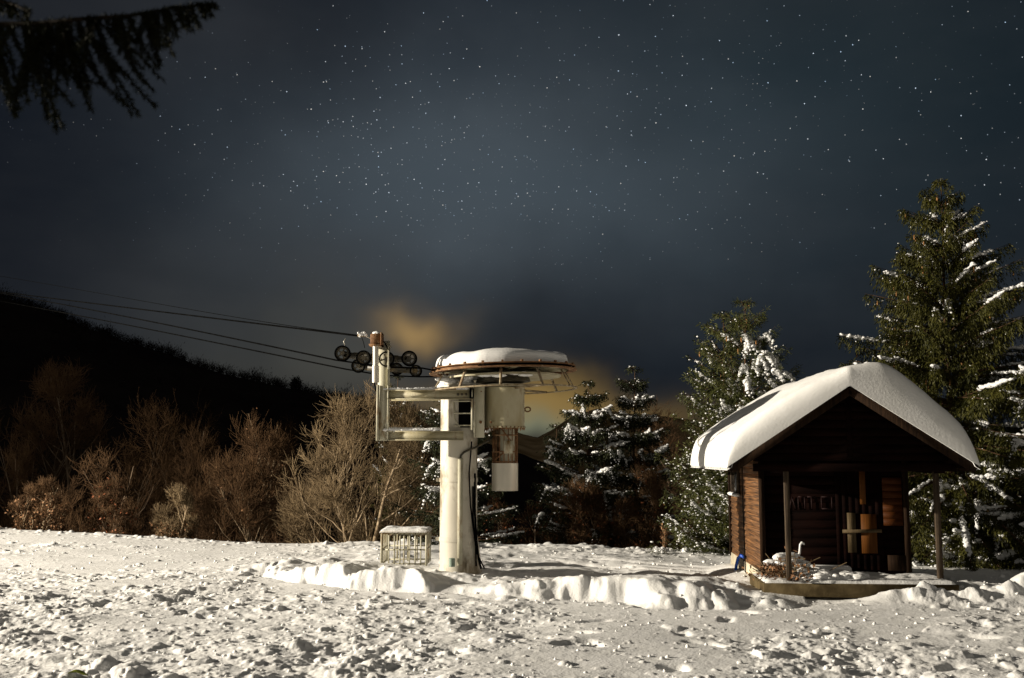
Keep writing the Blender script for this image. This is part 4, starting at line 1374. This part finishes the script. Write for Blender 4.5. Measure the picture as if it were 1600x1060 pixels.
MB().box((sc2[0] + .05, DL - cr_ - .012, (z0_ + z1_) / 2 - .02), (.13, .01, .19)).build("cage_plate", M['cream'], lift)
MB().lathe((sc2[0] + .0, DL, 0), [(.18, z1_ + .0), (.197, z1_), (.197, z2_), (.185, z2_), (.18, z1_)], 48).build("drum", M['zinc'], lift, smooth='auto')
MB().lathe((sc2[0], DL, 0), [(.001, z1_ - .02), (.19, z1_ - .02), (.19, z1_ + .004), (.001, z1_ + .004)], 40).build("drum_lid", M['rust'], lift)
# ladder curved round the mast
MB().box(((xl_ + xr_) / 2 if False else P(727, 645, -.3)[0], DL - .285, P(727, 645, -.3)[2]), (.20, .02, .44), bev=.006).build("rung_shade_plate", M['black'], lift)  # flat black plate standing in for the shade behind the rungs
la = MB()
xl_, xr_ = P(713, 1, -.36)[0], P(740.5, 1, -.36)[0]
for py in (627, 646, 665):
    z_ = at(726, py, DL - .36)[2]
    la.tube([(xl_, DL - .30, z_), (xr_, DL - .36, z_)], .011, 6)
la.tube([(xr_, DL - .36, at(740, 604, DL - .36)[2]), (xr_, DL - .36, at(740, 672, DL - .36)[2])], .016, 8)
la.tube([(xl_, DL - .30, at(713, 627, DL - .36)[2]), (xl_ + .01, DL - .30, at(713, 655, DL - .36)[2]), (xl_ + .09, DL - .31, at(720, 668, DL - .36)[2])], .011, 6)
la.build("ladder", M['cream'], lift, smooth=True)
sb = P(737, 615, -.40)
MB().box(sb, (.06, .06, .15), bev=.006).build("switch_box", M['black'], lift)
MB().box(sb + [.008, -.034, 0], (.012, .008, .11)).build("switch_box_trim", M['cream'], lift)


# ropes: straight in plan, sagging a little, running up to the next tower on the left
def rope_pts(pix, d0, d1):
    x0, x1 = pix[-1][0], pix[0][0]
    out = []
    px = np.array([p[0] for p in pix], float)[::1]
    o = np.argsort(px)
    px, py = px[o], np.array([p[1] for p in pix], float)[o]
    cf = np.polyfit(px, py, 3 if len(px) > 4 else 2)
    for x in np.linspace(px[0], px[-1], 40):
        t = (x - px[-1]) / (px[0] - px[-1])
        D = 1 / ((1 - t) / d0 + t / d1)
        out.append(at(x, np.polyval(cf, x), D))
    return out


y1, y2 = DL - .30, DL + .85
hr_ = MB()
c_ = rope_pts([(-330, 410), (0, 458), (54, 468), (257, 507), (525, 563)], y1, 60)
hr_.tube(c_ + [at(600, 573.5, y1), at(660, 575.5, y1), np.array([wx - .9, y1 + .0, zu - .03]), np.array([wx - .3, wy - Ru + .02, zu + .01])], .013, 6)
a = np.linspace(-math.pi / 2 - .25, math.pi / 2 + .25, 40)
arc = [tz((wx + (Ru + .012) * math.cos(t), wy + (Ru + .012) * math.sin(t), zu + .027))[0] for t in a]
hr_.tube(arc, .013, 6)
c_ = rope_pts([(-330, 420), (50, 480), (154, 499), (357, 540), (540, 577)], y2, 60)
hr_.tube(c_ + [at(600, 587, y2), at(655, 589, y2), arc[-1]], .013, 6)
tag(hr_.build("haul_rope", M['black'], smooth=True), "steel haul rope running from the left over the small sheaves round the big wheel", "rope")
for nm, pix, lab, r_ in (("signal_cable", [(-330, 392), (0, 432), (183, 463), (373, 497), (535, 521), (563, 524)], "thin topmost cable running left from the head of the lift arm", .006),
                         ("suspension_cable", [(-330, 414), (0, 456), (235, 486), (415, 507), (535, 521.5), (563, 526)], "thick dark cable just below the thin topmost one, running left from the arm head", .015)):
    c_ = rope_pts(pix, yf - .1 + (.04 if r_ < .01 else 0), 60)
    tag(MB().tube(c_, r_, 6).build(nm, M['black'], smooth=True), lab, "cable")
# insulator and snow-crusted clamp on the cable end
ins = thing("cable_clamp", "small frosted clamp and insulator where the cables meet the arm head", "clamp", tuple(at(563, 524, yf)))
MB().tube([at(559, 524, yf - .1), at(572, 526, yf - .1)], [.02, .012], 8).build("clamp_body", M['rustlight'], ins)
MB().tube([at(572, 526, yf - .1), at(581, 530, yf - .1)], .008, 6).build("clamp_rod", M['zinc'], ins)
rg = np.random.default_rng(2)
MB().blobs([at(rg.uniform(558, 572), rg.uniform(520, 526), yf - .1) for _ in range(16)], rg.uniform(.01, .024, 16), 1, .2, 2).build("snow", M['snow_tree'], ins, smooth=True)
MB().tube([at(565, 527, yf - .1), at(568, 535, yf - .1), at(570, 544, yf - .12)], .005, 5).build("clamp_wire", M['black'], ins)
MB().tube([at(539, 541, y1), at(537, 534, y1), at(540, 529, y1)], .005, 5).build("sheave_wire", M['zinc'], lift)

# ------------------------------------------------------------------ snow-topped wire cage
Dc = 16.3
q0, q1 = at(596, 873, Dc), at(666, 873, Dc)
cz0 = float(ground_z(np.array([q0[0] + .3]), np.array([Dc]), False)[0]) - .02
cz1 = at(630, 834, Dc)[2]
cw_, cdp = q1[0] - q0[0], .75
cage = thing("wire_cage", "low metal cage with a snow-crusted lid standing left of the mast", "cage", ((q0[0] + q1[0]) / 2, Dc + cdp / 2, cz0), 0.0)
X0, X1, Y0, Y1 = q0[0], q1[0], Dc, Dc + cdp
fm = MB()
for z in (cz1, (cz0 + cz1) / 2 - .0, cz0 + .03):
    for a_, b_ in (((X0, Y0), (X1, Y0)), ((X1, Y0), (X1, Y1)), ((X1, Y1), (X0, Y1)), ((X0, Y1), (X0, Y0))):
        fm.beam((a_[0], a_[1], z), (b_[0], b_[1], z), .02, .022)
for a_ in ((X0, Y0), (X1, Y0), (X1, Y1), (X0, Y1)):
    fm.beam((a_[0], a_[1], cz0), (a_[0], a_[1], cz1), .03, .03)
fm.build("cage_frame", M['cream'], cage)
for i in range(1, 8):
    x_ = X0 + cw_ * (i + (.3 if i < 4 else 0)) / 8
    MB().beam((x_, Y0 - .004, cz0), (x_, Y0 - .004, cz1), .022, .012).build("bar", M['cream'], cage)
    if i % 2:
        MB().beam((x_ + .05, Y1, cz0), (x_ + .05, Y1, cz1), .022, .012).build("bar", M['creamrust'], cage)
for i in range(1, 5):
    for x_ in (X0, X1):
        y_ = Y0 + cdp * i / 5
        MB().beam((x_, y_, cz0), (x_, y_, cz1), .012, .026).build("bar", M['creamrust'] if x_ == X0 else M['cream'], cage)
MB().box(((X0 + X1) / 2, (Y0 + Y1) / 2, cz1 + .022), (cw_ + .06, cdp + .06, .02)).build("lid", M['rustlight'], cage)
nx_, ny_ = 40, 34
ux, uy = np.meshgrid(np.linspace(-1, 1, nx_), np.linspace(-1, 1, ny_), indexing='ij')
ed = (1 - np.abs(ux) ** 10).clip(0, 1) ** .4 * (1 - np.abs(uy) ** 10).clip(0, 1) ** .4
gx_, gy_ = (X0 + X1) / 2 + ux * (cw_ / 2 + .035), (Y0 + Y1) / 2 + uy * (cdp / 2 + .035)
gz_ = cz1 + .020 + ed * (.035 + .05 * (fbm(gx_ * 5, gy_ * 5, 3, 3) - .25).clip(0, 1)) * (1 - .8 * np.exp(-((gx_ - X0 - .25) / .15) ** 2 - ((gy_ - Y0 - .3) / .06) ** 2))
k = (np.arange(nx_ - 1)[:, None] * ny_ + np.arange(ny_ - 1)[None]).ravel()
MB().add(np.stack([gx_, gy_, gz_], 2).reshape(-1, 3), np.stack([k, k + ny_, k + ny_ + 1, k + 1], 1)).build("snow", M['snow_tree'], cage, smooth=True)

# ------------------------------------------------------------------ the hut (built in its own axes: x right, y back, z up)
hut = thing("wooden_hut", "small dark wooden hut with a thick snow-covered gable roof and an open porch", "hut", (HUTX, HUTY, HUTZ), HRZ)
WW, WD, EZ = 1.87, 3.0, 1.45
RX, RZ, HALF = 0.93, 2.44, 1.50
YF, YB = -1.08, 3.42
slope = (RZ - EZ) / HALF


def roofz(x):
    return RZ - slope * abs(x - RX)


rg = random.Random(5)
# lit side wall: lapped boards
lw = MB()
z = .14 - HUTZ + .0
z = .015
zt_w = 1.78
nbd = 19
for i in range(nbd):
    h_ = (zt_w - z) / nbd
    za, zb2 = z + i * h_, z + (i + 1) * h_ + .012
    o_ = .030 + rg.uniform(-.007, .007)
    lw.add([(-o_, 0, za), (-o_, WD, za), (-.008, WD, zb2), (-.008, 0, zb2), (.05, 0, za), (.05, WD, za), (.05, WD, zb2), (.05, 0, zb2)],
           [(0, 3, 2, 1), (0, 1, 5, 4), (3, 7, 6, 2), (0, 4, 7, 3), (1, 2, 6, 5), (4, 5, 6, 7)])
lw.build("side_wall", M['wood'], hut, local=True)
# front wall of horizontal boards filling the gable, right and back walls
fw = MB()
h_ = .118
z = .0
while z < RZ - .1:
    zt2 = min(z + h_ - .0015, RZ - .06)
    hw = (RZ - zt2) / slope
    x0_, x1_ = max(.0, RX - hw), min(WW, RX + hw)
    if x1_ > x0_ + .02:
        o_ = .02 + rg.uniform(-.001, .001)
        fw.box(((x0_ + x1_) / 2, .02 - o_ / 2, (z + zt2) / 2), (x1_ - x0_, .04 + o_, zt2 - z))
    z += h_
fw.box((WW / 2, .06, 1.0), (WW - .1, .04, 1.9))
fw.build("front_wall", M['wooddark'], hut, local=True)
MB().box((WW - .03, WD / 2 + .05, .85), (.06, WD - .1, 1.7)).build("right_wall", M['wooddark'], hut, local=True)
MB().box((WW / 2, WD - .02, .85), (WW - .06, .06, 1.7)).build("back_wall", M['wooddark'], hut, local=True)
tr = MB()
for q_, w_q in (((-.02, -.035, .80), (.07, .05, 1.66)), ((WW + .005, -.035, .80), (.07, .05, 1.66)), ((-.035, WD + .0, .80), (.04, .07, 1.66))):
    MB().box(q_, w_q).build("corner_board", M['woodvert'], hut, local=True)
# foundation, showing pale along the lit side and falling with the ground
MB().box((WW / 2 - .025, WD / 2 + .01, -.14), (WW + .03, WD + .04, .31)).build("foundation", M['concrete'], hut, local=True)
# side window
wy0, wy1, wz0, wz1 = 1.92, 2.62, .98, 1.62
wf = MB()
for (a_, b_, c_, d_) in ((wy0, wy1, wz0 - .015, wz0 + .012), (wy0, wy1, wz1 - .012, wz1 + .015), (wy0 - .014, wy0 + .014, wz0, wz1), (wy1 - .014, wy1 + .014, wz0, wz1)):
    wf.box((-.045, (a_ + b_) / 2, (c_ + d_) / 2), (.05, b_ - a_, d_ - c_))
win = wf.build("window", M['post'], hut, local=True)
MB().box((-.045, (wy0 + wy1) / 2, (wz0 + wz1) / 2), (.02, wy1 - wy0 - .03, wz1 - wz0 - .03)).build("pane", M['glass'], win, local=True)
MB().blobs([(-.075, y_, wz0 - .005) for y_ in np.linspace(wy0 - .03, wy1, 9)], [[.045, .07, .028]] * 9, 1, .1, 1).build("sill_snow", M['snow_tree'], win, local=True, smooth=True)
MB().tube([(-.06, 1.35, 1.60), (-.07, 1.36, 1.2), (-.065, 1.35, .6), (-.06, 1.33, .1), (-.06, 1.3, -.12)], .008, 6).build("wall_cable", M['black'], hut, local=True, smooth=True)
MB().tube([(-.06, 1.45, .08), (-.09, 1.52, .10), (-.12, 1.62, .05), (-.14, 1.68, -.06), (-.15, 1.7, -.16)], .024, 8).build("hose", M['blue'], hut, local=True, smooth=True)
# porch deck
dk = MB().box((.98, -.52, -.085), (2.36, 1.10, .165), bev=.01)
dk.build("porch_slab", M['slab'], hut, local=True)
sn_n = 70
ux, uy = np.meshgrid(np.linspace(-.17, 2.14, sn_n), np.linspace(-1.05, -.02, 40), indexing='ij')
sg_ = -.004 + .030 * sst(.35, .6, fbm(ux * 3, uy * 3, 3, 44) + .25 * sst(-.3, -.9, uy)) + .012 * fbm(ux * 22, uy * 22, 2, 45)
sg_ += lumps(ux + 5, uy + 5, .09, .35, 46, .15, .4, .6) * .8
sg_ = np.where((np.abs(ux - .985) > 1.15) | (uy < -1.03), -.003, sg_)
k = (np.arange(sn_n - 1)[:, None] * 40 + np.arange(39)[None]).ravel()
MB().add(np.stack([ux, uy, sg_ + .001], 2).reshape(-1, 3), np.stack([k, k + 40, k + 41, k + 1], 1)).build("porch_snow", M['snow'], hut, local=True, smooth=True)
# porch posts
for (x_, y_, w_p, m_) in ((.135, -.98, .062, 'post'), (2.06, -.70, .065, 'post')):
    MB().box((x_, y_, .72), (w_p, w_p, 1.44 + (.0)), bev=.004).build("porch_post", M[m_], hut, local=True)
# roof shell, purlins, barge boards, tie beam
rf = MB()
th = .05
for s_ in (-1, 1):
    xe = RX + s_ * HALF
    xr0 = RX
    pts = [(xr0, YF, RZ - th), (xe, YF, EZ - th), (xe, YB, EZ - th), (xr0, YB, RZ - th), (xr0, YF, RZ), (xe, YF, EZ), (xe, YB, EZ), (xr0, YB, RZ)]
    fc = [(0, 1, 2, 3), (7, 6, 5, 4), (0, 4, 5, 1), (2, 6, 7, 3), (1, 5, 6, 2), (0, 3, 7, 4)]
    rf.add(pts, fc)
roof = rf.build("roof", M['wooddark'], hut, local=True)
for s_ in (-1, 1):
    for yy in (YF - .012, YB + .012):
        MB().beam((RX, yy, RZ - .045), (RX + s_ * HALF, yy, EZ - .045), .022, .13).build("barge_board", M['woodvert'], roof, local=True)
tb = MB()
tb.beam((RX - 1.2, -.98, EZ - .03), (RX + 1.28, -.98, EZ - .03), .07, .10)
tb.beam((RX - 1.2, -.98, 1.62), (RX + 1.2, -.98, 1.62), .02, .10)
tb.box((RX, -.98, 1.95), (.07, .06, .80))
for x_ in (.135, 2.06):
    tb.beam((x_, -.98, EZ - .06), (x_, .0, EZ - .06), .06, .09)
    tb.beam((x_, -.98, EZ + .02), (x_, WD, EZ + .02), .05, .07)
# boarding that closes the front gable above the porch
z = 1.50
while z < RZ - .16:
    zt2 = z + .098
    hw = (RZ - .05 - zt2) / slope
    tb.box((RX, -.99 + rg.uniform(-.003, .003), (z + zt2) / 2), (2 * hw, .022, zt2 - z))
    z += .104
tb.build("gable_frame", M['wooddark'], roof, local=True)
ea = MB()
ea.box((RX - HALF + .012, (YF + YB) / 2, EZ - .04), (.022, YB - YF, .08))
ea.box((RX + HALF - .012, (YF + YB) / 2, EZ - .04), (.022, YB - YF, .08))
ea.build("eaves_board", M['woodvert'], roof, local=True)


# roof snow: thick rounded quilt, slumped to the right of the ridge
def edge_pts(n, m):
    a = (1 - np.cos(np.linspace(0, math.pi / 2, m))) * .14
    return np.concatenate([a, np.linspace(.14, .86, n)[1:-1], 1 - a[::-1]])


U = edge_pts(70, 16)
Vv = edge_pts(60, 16)
UU, VV = np.meshgrid(U, Vv, indexing='ij')
xs_ = RX - HALF - .05 + UU * (2 * HALF + .08)
ys_ = YF - .05 + VV * (YB - YF + .1)
tx = RX + np.array([-1.55, -1.4, -1.15, -.75, -.4, -.15, .0, .2, .4, .65, .9, 1.15, 1.4, 1.53])
tt = np.array([.33, .35, .36, .36, .34, .31, .31, .40, .54, .60, .57, .52, .44, .34])
Tn = np.interp(xs_, tx, tt)
# smooth the kinks
ker = np.hanning(17)[1:-1]; ker = ker / ker.sum()
Tn = np.apply_along_axis(lambda r: np.convolve(np.pad(r, 7, mode='edge'), ker, 'valid'), 0, Tn)


def edg(d, w, p=2.3):
    t = np.clip(d / w, 0, 1)
    return (1 - (1 - t) ** p) ** (1 / p)


e = edg(UU, .06, 2.6) * edg(1 - UU, .07) * edg(VV, .045, 2.6) * edg(1 - VV, .06)
rzv = RZ - slope * np.abs(xs_ - RX)
rid = np.sqrt((xs_ - RX) ** 2 + .16 ** 2)
rzs = RZ - slope * (rid - .0)
Zt = rzv + (rzs - rzv) * e ** 3 * .9 + .004 + (Tn * (.90 + .24 * fbm(xs_ * 1.1, ys_ * .9, 4, 8)) + .018 * (fbm(xs_ * 7, ys_ * 7, 3, 18) - .5) - .03 * lumps(xs_ + 9, ys_ + 9, .5, .3, 610, .1, .25, 1.0) + .04 * np.exp(-((xs_ - RX - .35) / .35) ** 2) + .05 * VV) * e
Zt = np.where(e < 1e-6, rzv + .003, Zt)
nU, nV = UU.shape
k = (np.arange(nU - 1)[:, None] * nV + np.arange(nV - 1)[None]).ravel()
qd = np.stack([k, k + nV, k + nV + 1, k + 1], 1)
# the quilt bulges out past the roof edge half-way up
bx_ = xs_ + (-.05 * (1 - edg(UU, .10)) * 0)
mbs = MB().add(np.stack([bx_, ys_, Zt], 2).reshape(-1, 3), qd)
Zb = rzv + .002 - .035 * ((UU < .02) | (UU > .98))
mbs.add(np.stack([xs_, ys_, Zb], 2).reshape(-1, 3), qd[:, ::-1])
mbs.build("roof_snow", M['snow_soft'], roof, local=True, smooth=True)
# scallops of refrozen drip along the left and front eaves
ic = MB()
rg2 = np.random.default_rng(9)
for y_ in np.arange(YF, YB, .055):
    L_ = rg2.uniform(.02, .055)
    x_ = RX - HALF - .035
    ic.tube([(x_, y_, EZ - .0), (x_ - .003, y_, EZ - .02 - L_)], [.018, .003], 5)
ic.build("icicles", M['ice'], roof, local=True, smooth=True)


# boards nailed to the front wall
def brd(name, x0, x1, z0, z1, m_, y=-.046, t=.008, parent=hut, tilt_=0.0):
    mb = MB()
    mb.beam(((x0 + x1) / 2 - tilt_, y, z0), ((x0 + x1) / 2 + tilt_, y, z1), x1 - x0, t, upv=(0, -1, 0))
    return mb.build(name, M[m_], parent, local=True)


def hx_(px):
    return (px - 1195) / 220.0 * WW


def hz_(py):
    return (893 - py) / F * 13.95


door = MB()
for i in range(7):
    x0_ = hx_(1307) + i * (hx_(1378) - hx_(1307)) / 7
    door.box((x0_ + .045, -.030, hz_(800)), (.0858, .004, 1.50))
door = door.build("door", M['wooddark'], hut, local=True)
brd("door_panel", hx_(1345), hx_(1369), hz_(861), hz_(802), 'plankv', y=-.041, parent=door)
brd("door_panel", hx_(1324), hx_(1337), hz_(860), hz_(800), 'plankgrey', y=-.041, parent=door)
brd("door_strip", hx_(1345), hx_(1354), hz_(787), hz_(726), 'plankv', y=-.041, parent=door)
cb = MB().beam((hx_(1316), -.054, hz_(828)), (hx_(1376), -.054, hz_(827)), .016, .045, upv=(0, 0, 1))
cb.build("door_bar", M['plankgrey'], door, local=True)
pn = MB()
for i in range(7):
    z0_, z1_ = hz_(819) + i * (hz_(746) - hz_(819)) / 7, hz_(819) + (i + 1) * (hz_(746) - hz_(819)) / 7 - .0015
    pn.box(((hx_(1380) + hx_(1410)) / 2, -.035, (z0_ + z1_) / 2), (hx_(1410) - hx_(1380), .008, z1_ - z0_))
pn.build("board_panel", M['plank'], hut, local=True)
pn = MB().box(((hx_(1384) + hx_(1411)) / 2, -.045, hz_(875)), (hx_(1411) - hx_(1384), .02, hz_(864) - hz_(887)))
pn.build("lower_panel", M['woodvert'], hut, local=True)
# faded red letters painted on the boards
lt_ = MB()


def stroke(ax_, az_, bx2, bz2, w=.018):
    lt_.beam((ax_, -.0275, az_), (bx2, -.0275, bz2), w, .003, upv=(0, -1, 0))


zl0, zl1 = hz_(794), hz_(776)
for kind, x0, x1 in (('L', 1236, 1245), ('P', 1250, 1260), ('T', 1264, 1277), ('O', 1286, 1302)):
    a_, b_ = hx_(x0), hx_(x1)
    if kind == 'L':
        stroke(a_, zl0, (a_ + b_) / 2, zl1)
        stroke((a_ + b_) / 2, zl1, b_, zl0)
    if kind == 'P':
        stroke(a_, zl0, a_, zl1)
        stroke(b_, zl0, b_, zl1)
        stroke(a_, zl1, b_, zl1)
    if kind == 'T':
        stroke(a_, zl1, b_, zl1)
        stroke((a_ + b_) / 2, zl0, (a_ + b_) / 2, zl1)
    if kind == 'O':
        stroke(a_, zl0, a_, zl1)
        stroke(b_, zl0, b_, zl1)
        stroke(a_, zl1, b_, zl1)
        stroke(a_, zl0, b_, zl0)
lt_.build("lettering", M['letters'], hut, local=True)

# ------------------------------------------------------------------ firewood and leaves heaped by the left post, with snow on it
RH = Matrix.Rotation(HRZ, 4, 'Z')


def hw_(x, y, z):
    v = RH @ Vector((x, y, z))
    return np.array([v.x + HUTX, v.y + HUTY, v.z + HUTZ])


pile = thing("brush_pile", "heap of dead twigs and leaves under snow behind the left porch post", "brush pile", tuple(hw_(.22, -.6, 0)))
rgn = np.random.default_rng(77)
A_, B_ = [], []
for k in range(120):
    c = hw_(rgn.normal(.16, .17), -.55 + rgn.normal(0, .18), abs(rgn.normal(.05, .08)))
    d = nrmz(rgn.normal(size=3) * [1, 1, .5]) * rgn.uniform(.06, .2)
    A_.append(c - d)
    B_.append(c + d)
MB().segs(A_, B_, np.full(120, .006), np.full(120, .004), 4).build("twigs", M['twig'], pile)
n = 420
c = np.stack([rgn.normal(.15, .17, n), -.6 + rgn.normal(0, .18, n), np.abs(rgn.normal(0, .11, n))], 1)
c = np.array([hw_(*q) for q in c])
MB().cards(c, rgn.normal(size=(n, 3)), rgn.uniform(.04, .08, n), rgn.uniform(.025, .05, n), rgn).build("leaves", M['leaf'], pile)
sn = MB()
cs2, ss2 = [], []
for k in range(16):
    cs2.append(hw_(rgn.uniform(-.02, .42), rgn.uniform(-.6, -.3), rgn.uniform(.15, .26)))
    ss2.append([rgn.uniform(.05, .10), rgn.uniform(.05, .09), rgn.uniform(.03, .055)])
sn.blobs(cs2, ss2, 2, .05, 9)
sn.build("snow", M['snow_tree'], pile, smooth=True)
heap = MB()
cs2, ss2 = [], []
for k in range(90):
    x_ = rgn.uniform(.2, 1.15)
    cs2.append(hw_(x_, rgn.uniform(-.85, -.25), rgn.uniform(.0, .12) * (1.25 - x_) + .015))
    s0 = rgn.uniform(.03, .09)
    ss2.append([s0 * 1.4, s0 * 1.2, s0 * .7])
heap.blobs(cs2, ss2, 2, .07, 10)
heap.box(tuple(hw_(.72, -.16, .08)), (.72, .26, .10), rz=HRZ, bev=.03)
tag(heap.build("snow_heap", M['snow_soft'], smooth=True), "heap of broken snow blocks on the porch beside the brush pile", "snow heap")
# bird-shaped ornament: body, curved neck and small head
bd = thing("bird_ornament", "small snowy bird-shaped ornament with curved neck standing on the brush pile", "ornament", tuple(hw_(.33, -.42, .2)))
b_ = MB()
b0_, s_ = hw_(.25, -.45, .27), 1.0
b_.blobs([b0_, b0_ + [-.09, 0, .01], b0_ + [.07, 0, -.01]], [[.13, .06, .055], [.09, .05, .04], [.07, .045, .045]], 2, .03, 1)
nk = [b0_ + np.array(q) for q in ((.09, 0, .0), (.13, 0, .04), (.135, 0, .10), (.14, 0, .15), (.16, 0, .175), (.185, 0, .165), (.195, 0, .15))]
b_.tube(nk, [.022, .017, .014, .014, .018, .015, .007], 8)
b_.build("body", M['snow_tree'], bd, smooth=True)

# fallen leaf in the foreground snow
lg = ground_at(122, 1052, .03)
lf = MB()
U_, V_ = np.meshgrid(np.linspace(-1, 1, 9), np.linspace(0, 1, 14), indexing='ij')
wl_ = np.sin(V_ * math.pi) ** .7 * .028
gzl = float(ground_z(np.array([lg[0]]), np.array([lg[1]]))[0])
lv = np.stack([lg[0] + (V_ - .5) * .17, lg[1] + U_ * wl_, gzl + .035 + .02 * np.abs(U_) * wl_ / .028 + .012 * np.sin(V_ * 5)], 2)
k = (np.arange(8)[:, None] * 14 + np.arange(13)[None]).ravel()
lf.add(lv.reshape(-1, 3), np.stack([k, k + 14, k + 15, k + 1], 1))
tag(lf.build("fallen_leaf", M['greenleaf'], smooth=True), "yellow-green leaf lying in the snow at the bottom left corner", "leaf")

# ------------------------------------------------------------------ spruce branch hanging into the top left corner, close to the camera
DB = 2.9
brn = thing("spruce_branch", "dark drooping spruce branch close to the camera in the top left corner", "branch", tuple(at(-250, 40, DB)))
rg = np.random.default_rng(55)
wood, nd = MB(), MB()
axes = [[(-420, 60), (-200, 48), (-40, 40), (60, 38), (130, 30), (200, 24), (270, 12), (335, 3)], [(-150, -40), (-60, -12), (0, 2), (28, 10), (46, 18)]]
allP, allD = [], []


def needles(p, d, ln, n, spread=.9):
    t = rg.random(n)
    q = p[None] + d[None] * (t * ln)[:, None]
    dd = d[None] * .8 + rg.normal(0, spread * .6, (n, 3))
    allP.append(q)
    allD.append(dd)


for ai, axp in enumerate(axes):
    pts = [at(a_, b_ + rg.uniform(-2, 2), DB + .12 * math.sin(i)) for i, (a_, b_) in enumerate(axp)]
    wood.tube(pts, np.linspace(.011, .002, len(pts)), 6)
    pxs = np.array([q[0] for q in axp], float)
    n_tw = 230 if ai == 0 else 36
    for k in range(n_tw):
        x = rg.uniform(pxs[0], pxs[-1])
        j = int(np.clip(np.searchsorted(pxs, x) - 1, 0, len(pxs) - 2))
        t = (x - pxs[j]) / (pxs[j + 1] - pxs[j])
        p0 = pts[j] * (1 - t) + pts[j + 1] * t
        # how far the branchlets hang at this place, from long at the left to short at the tip
        hangp = np.interp(x, [-400, 0, 60, 110, 160, 210, 260, 335], [190, 175, 160, 175, 150, 105, 58, 18]) * (.35 + .8 * rg.random()) if ai == 0 else 26 * rg.random() + 6
        L_ = hangp / F * DB
        d = nrmz(np.array([rg.uniform(.0, .75) if x > 120 else rg.uniform(-.2, .55), rg.normal(0, .35), -1.0]))
        cur, q = p0, d
        m = max(int(L_ / .022), 2)
        seg = [p0]
        for i in range(m):
            q = nrmz(q + rg.normal(0, .12, 3) + np.array([0.03, 0, -.05]))
            nx = cur + q * L_ / m
            needles(cur, q, L_ / m, 30)
            cur = nx
            seg.append(cur)
        wood.tube(seg, np.linspace(.0022, .0009, len(seg)), 4)
    for i in range(len(pts) - 1):
        d = pts[i + 1] - pts[i]
        needles(pts[i], nrmz(d), np.linalg.norm(d), 170 if ai == 0 else 40, 1.4)
AP, AD = np.concatenate(allP), np.concatenate(allD)
nd.cards(AP, AD, rg.uniform(.012, .024, len(AP)), .0034, rg)
wood.build("limb", mat('dark_bark', (0.010, 0.007, 0.005), (0.02, 0.014, 0.009), 0.9, 10, spec=0.05), brn)
nd.build("needles", mat('shaded_needles', (0.005, 0.006, 0.003), (0.014, 0.016, 0.006), 0.8, 3.0, spec=0.05), brn)
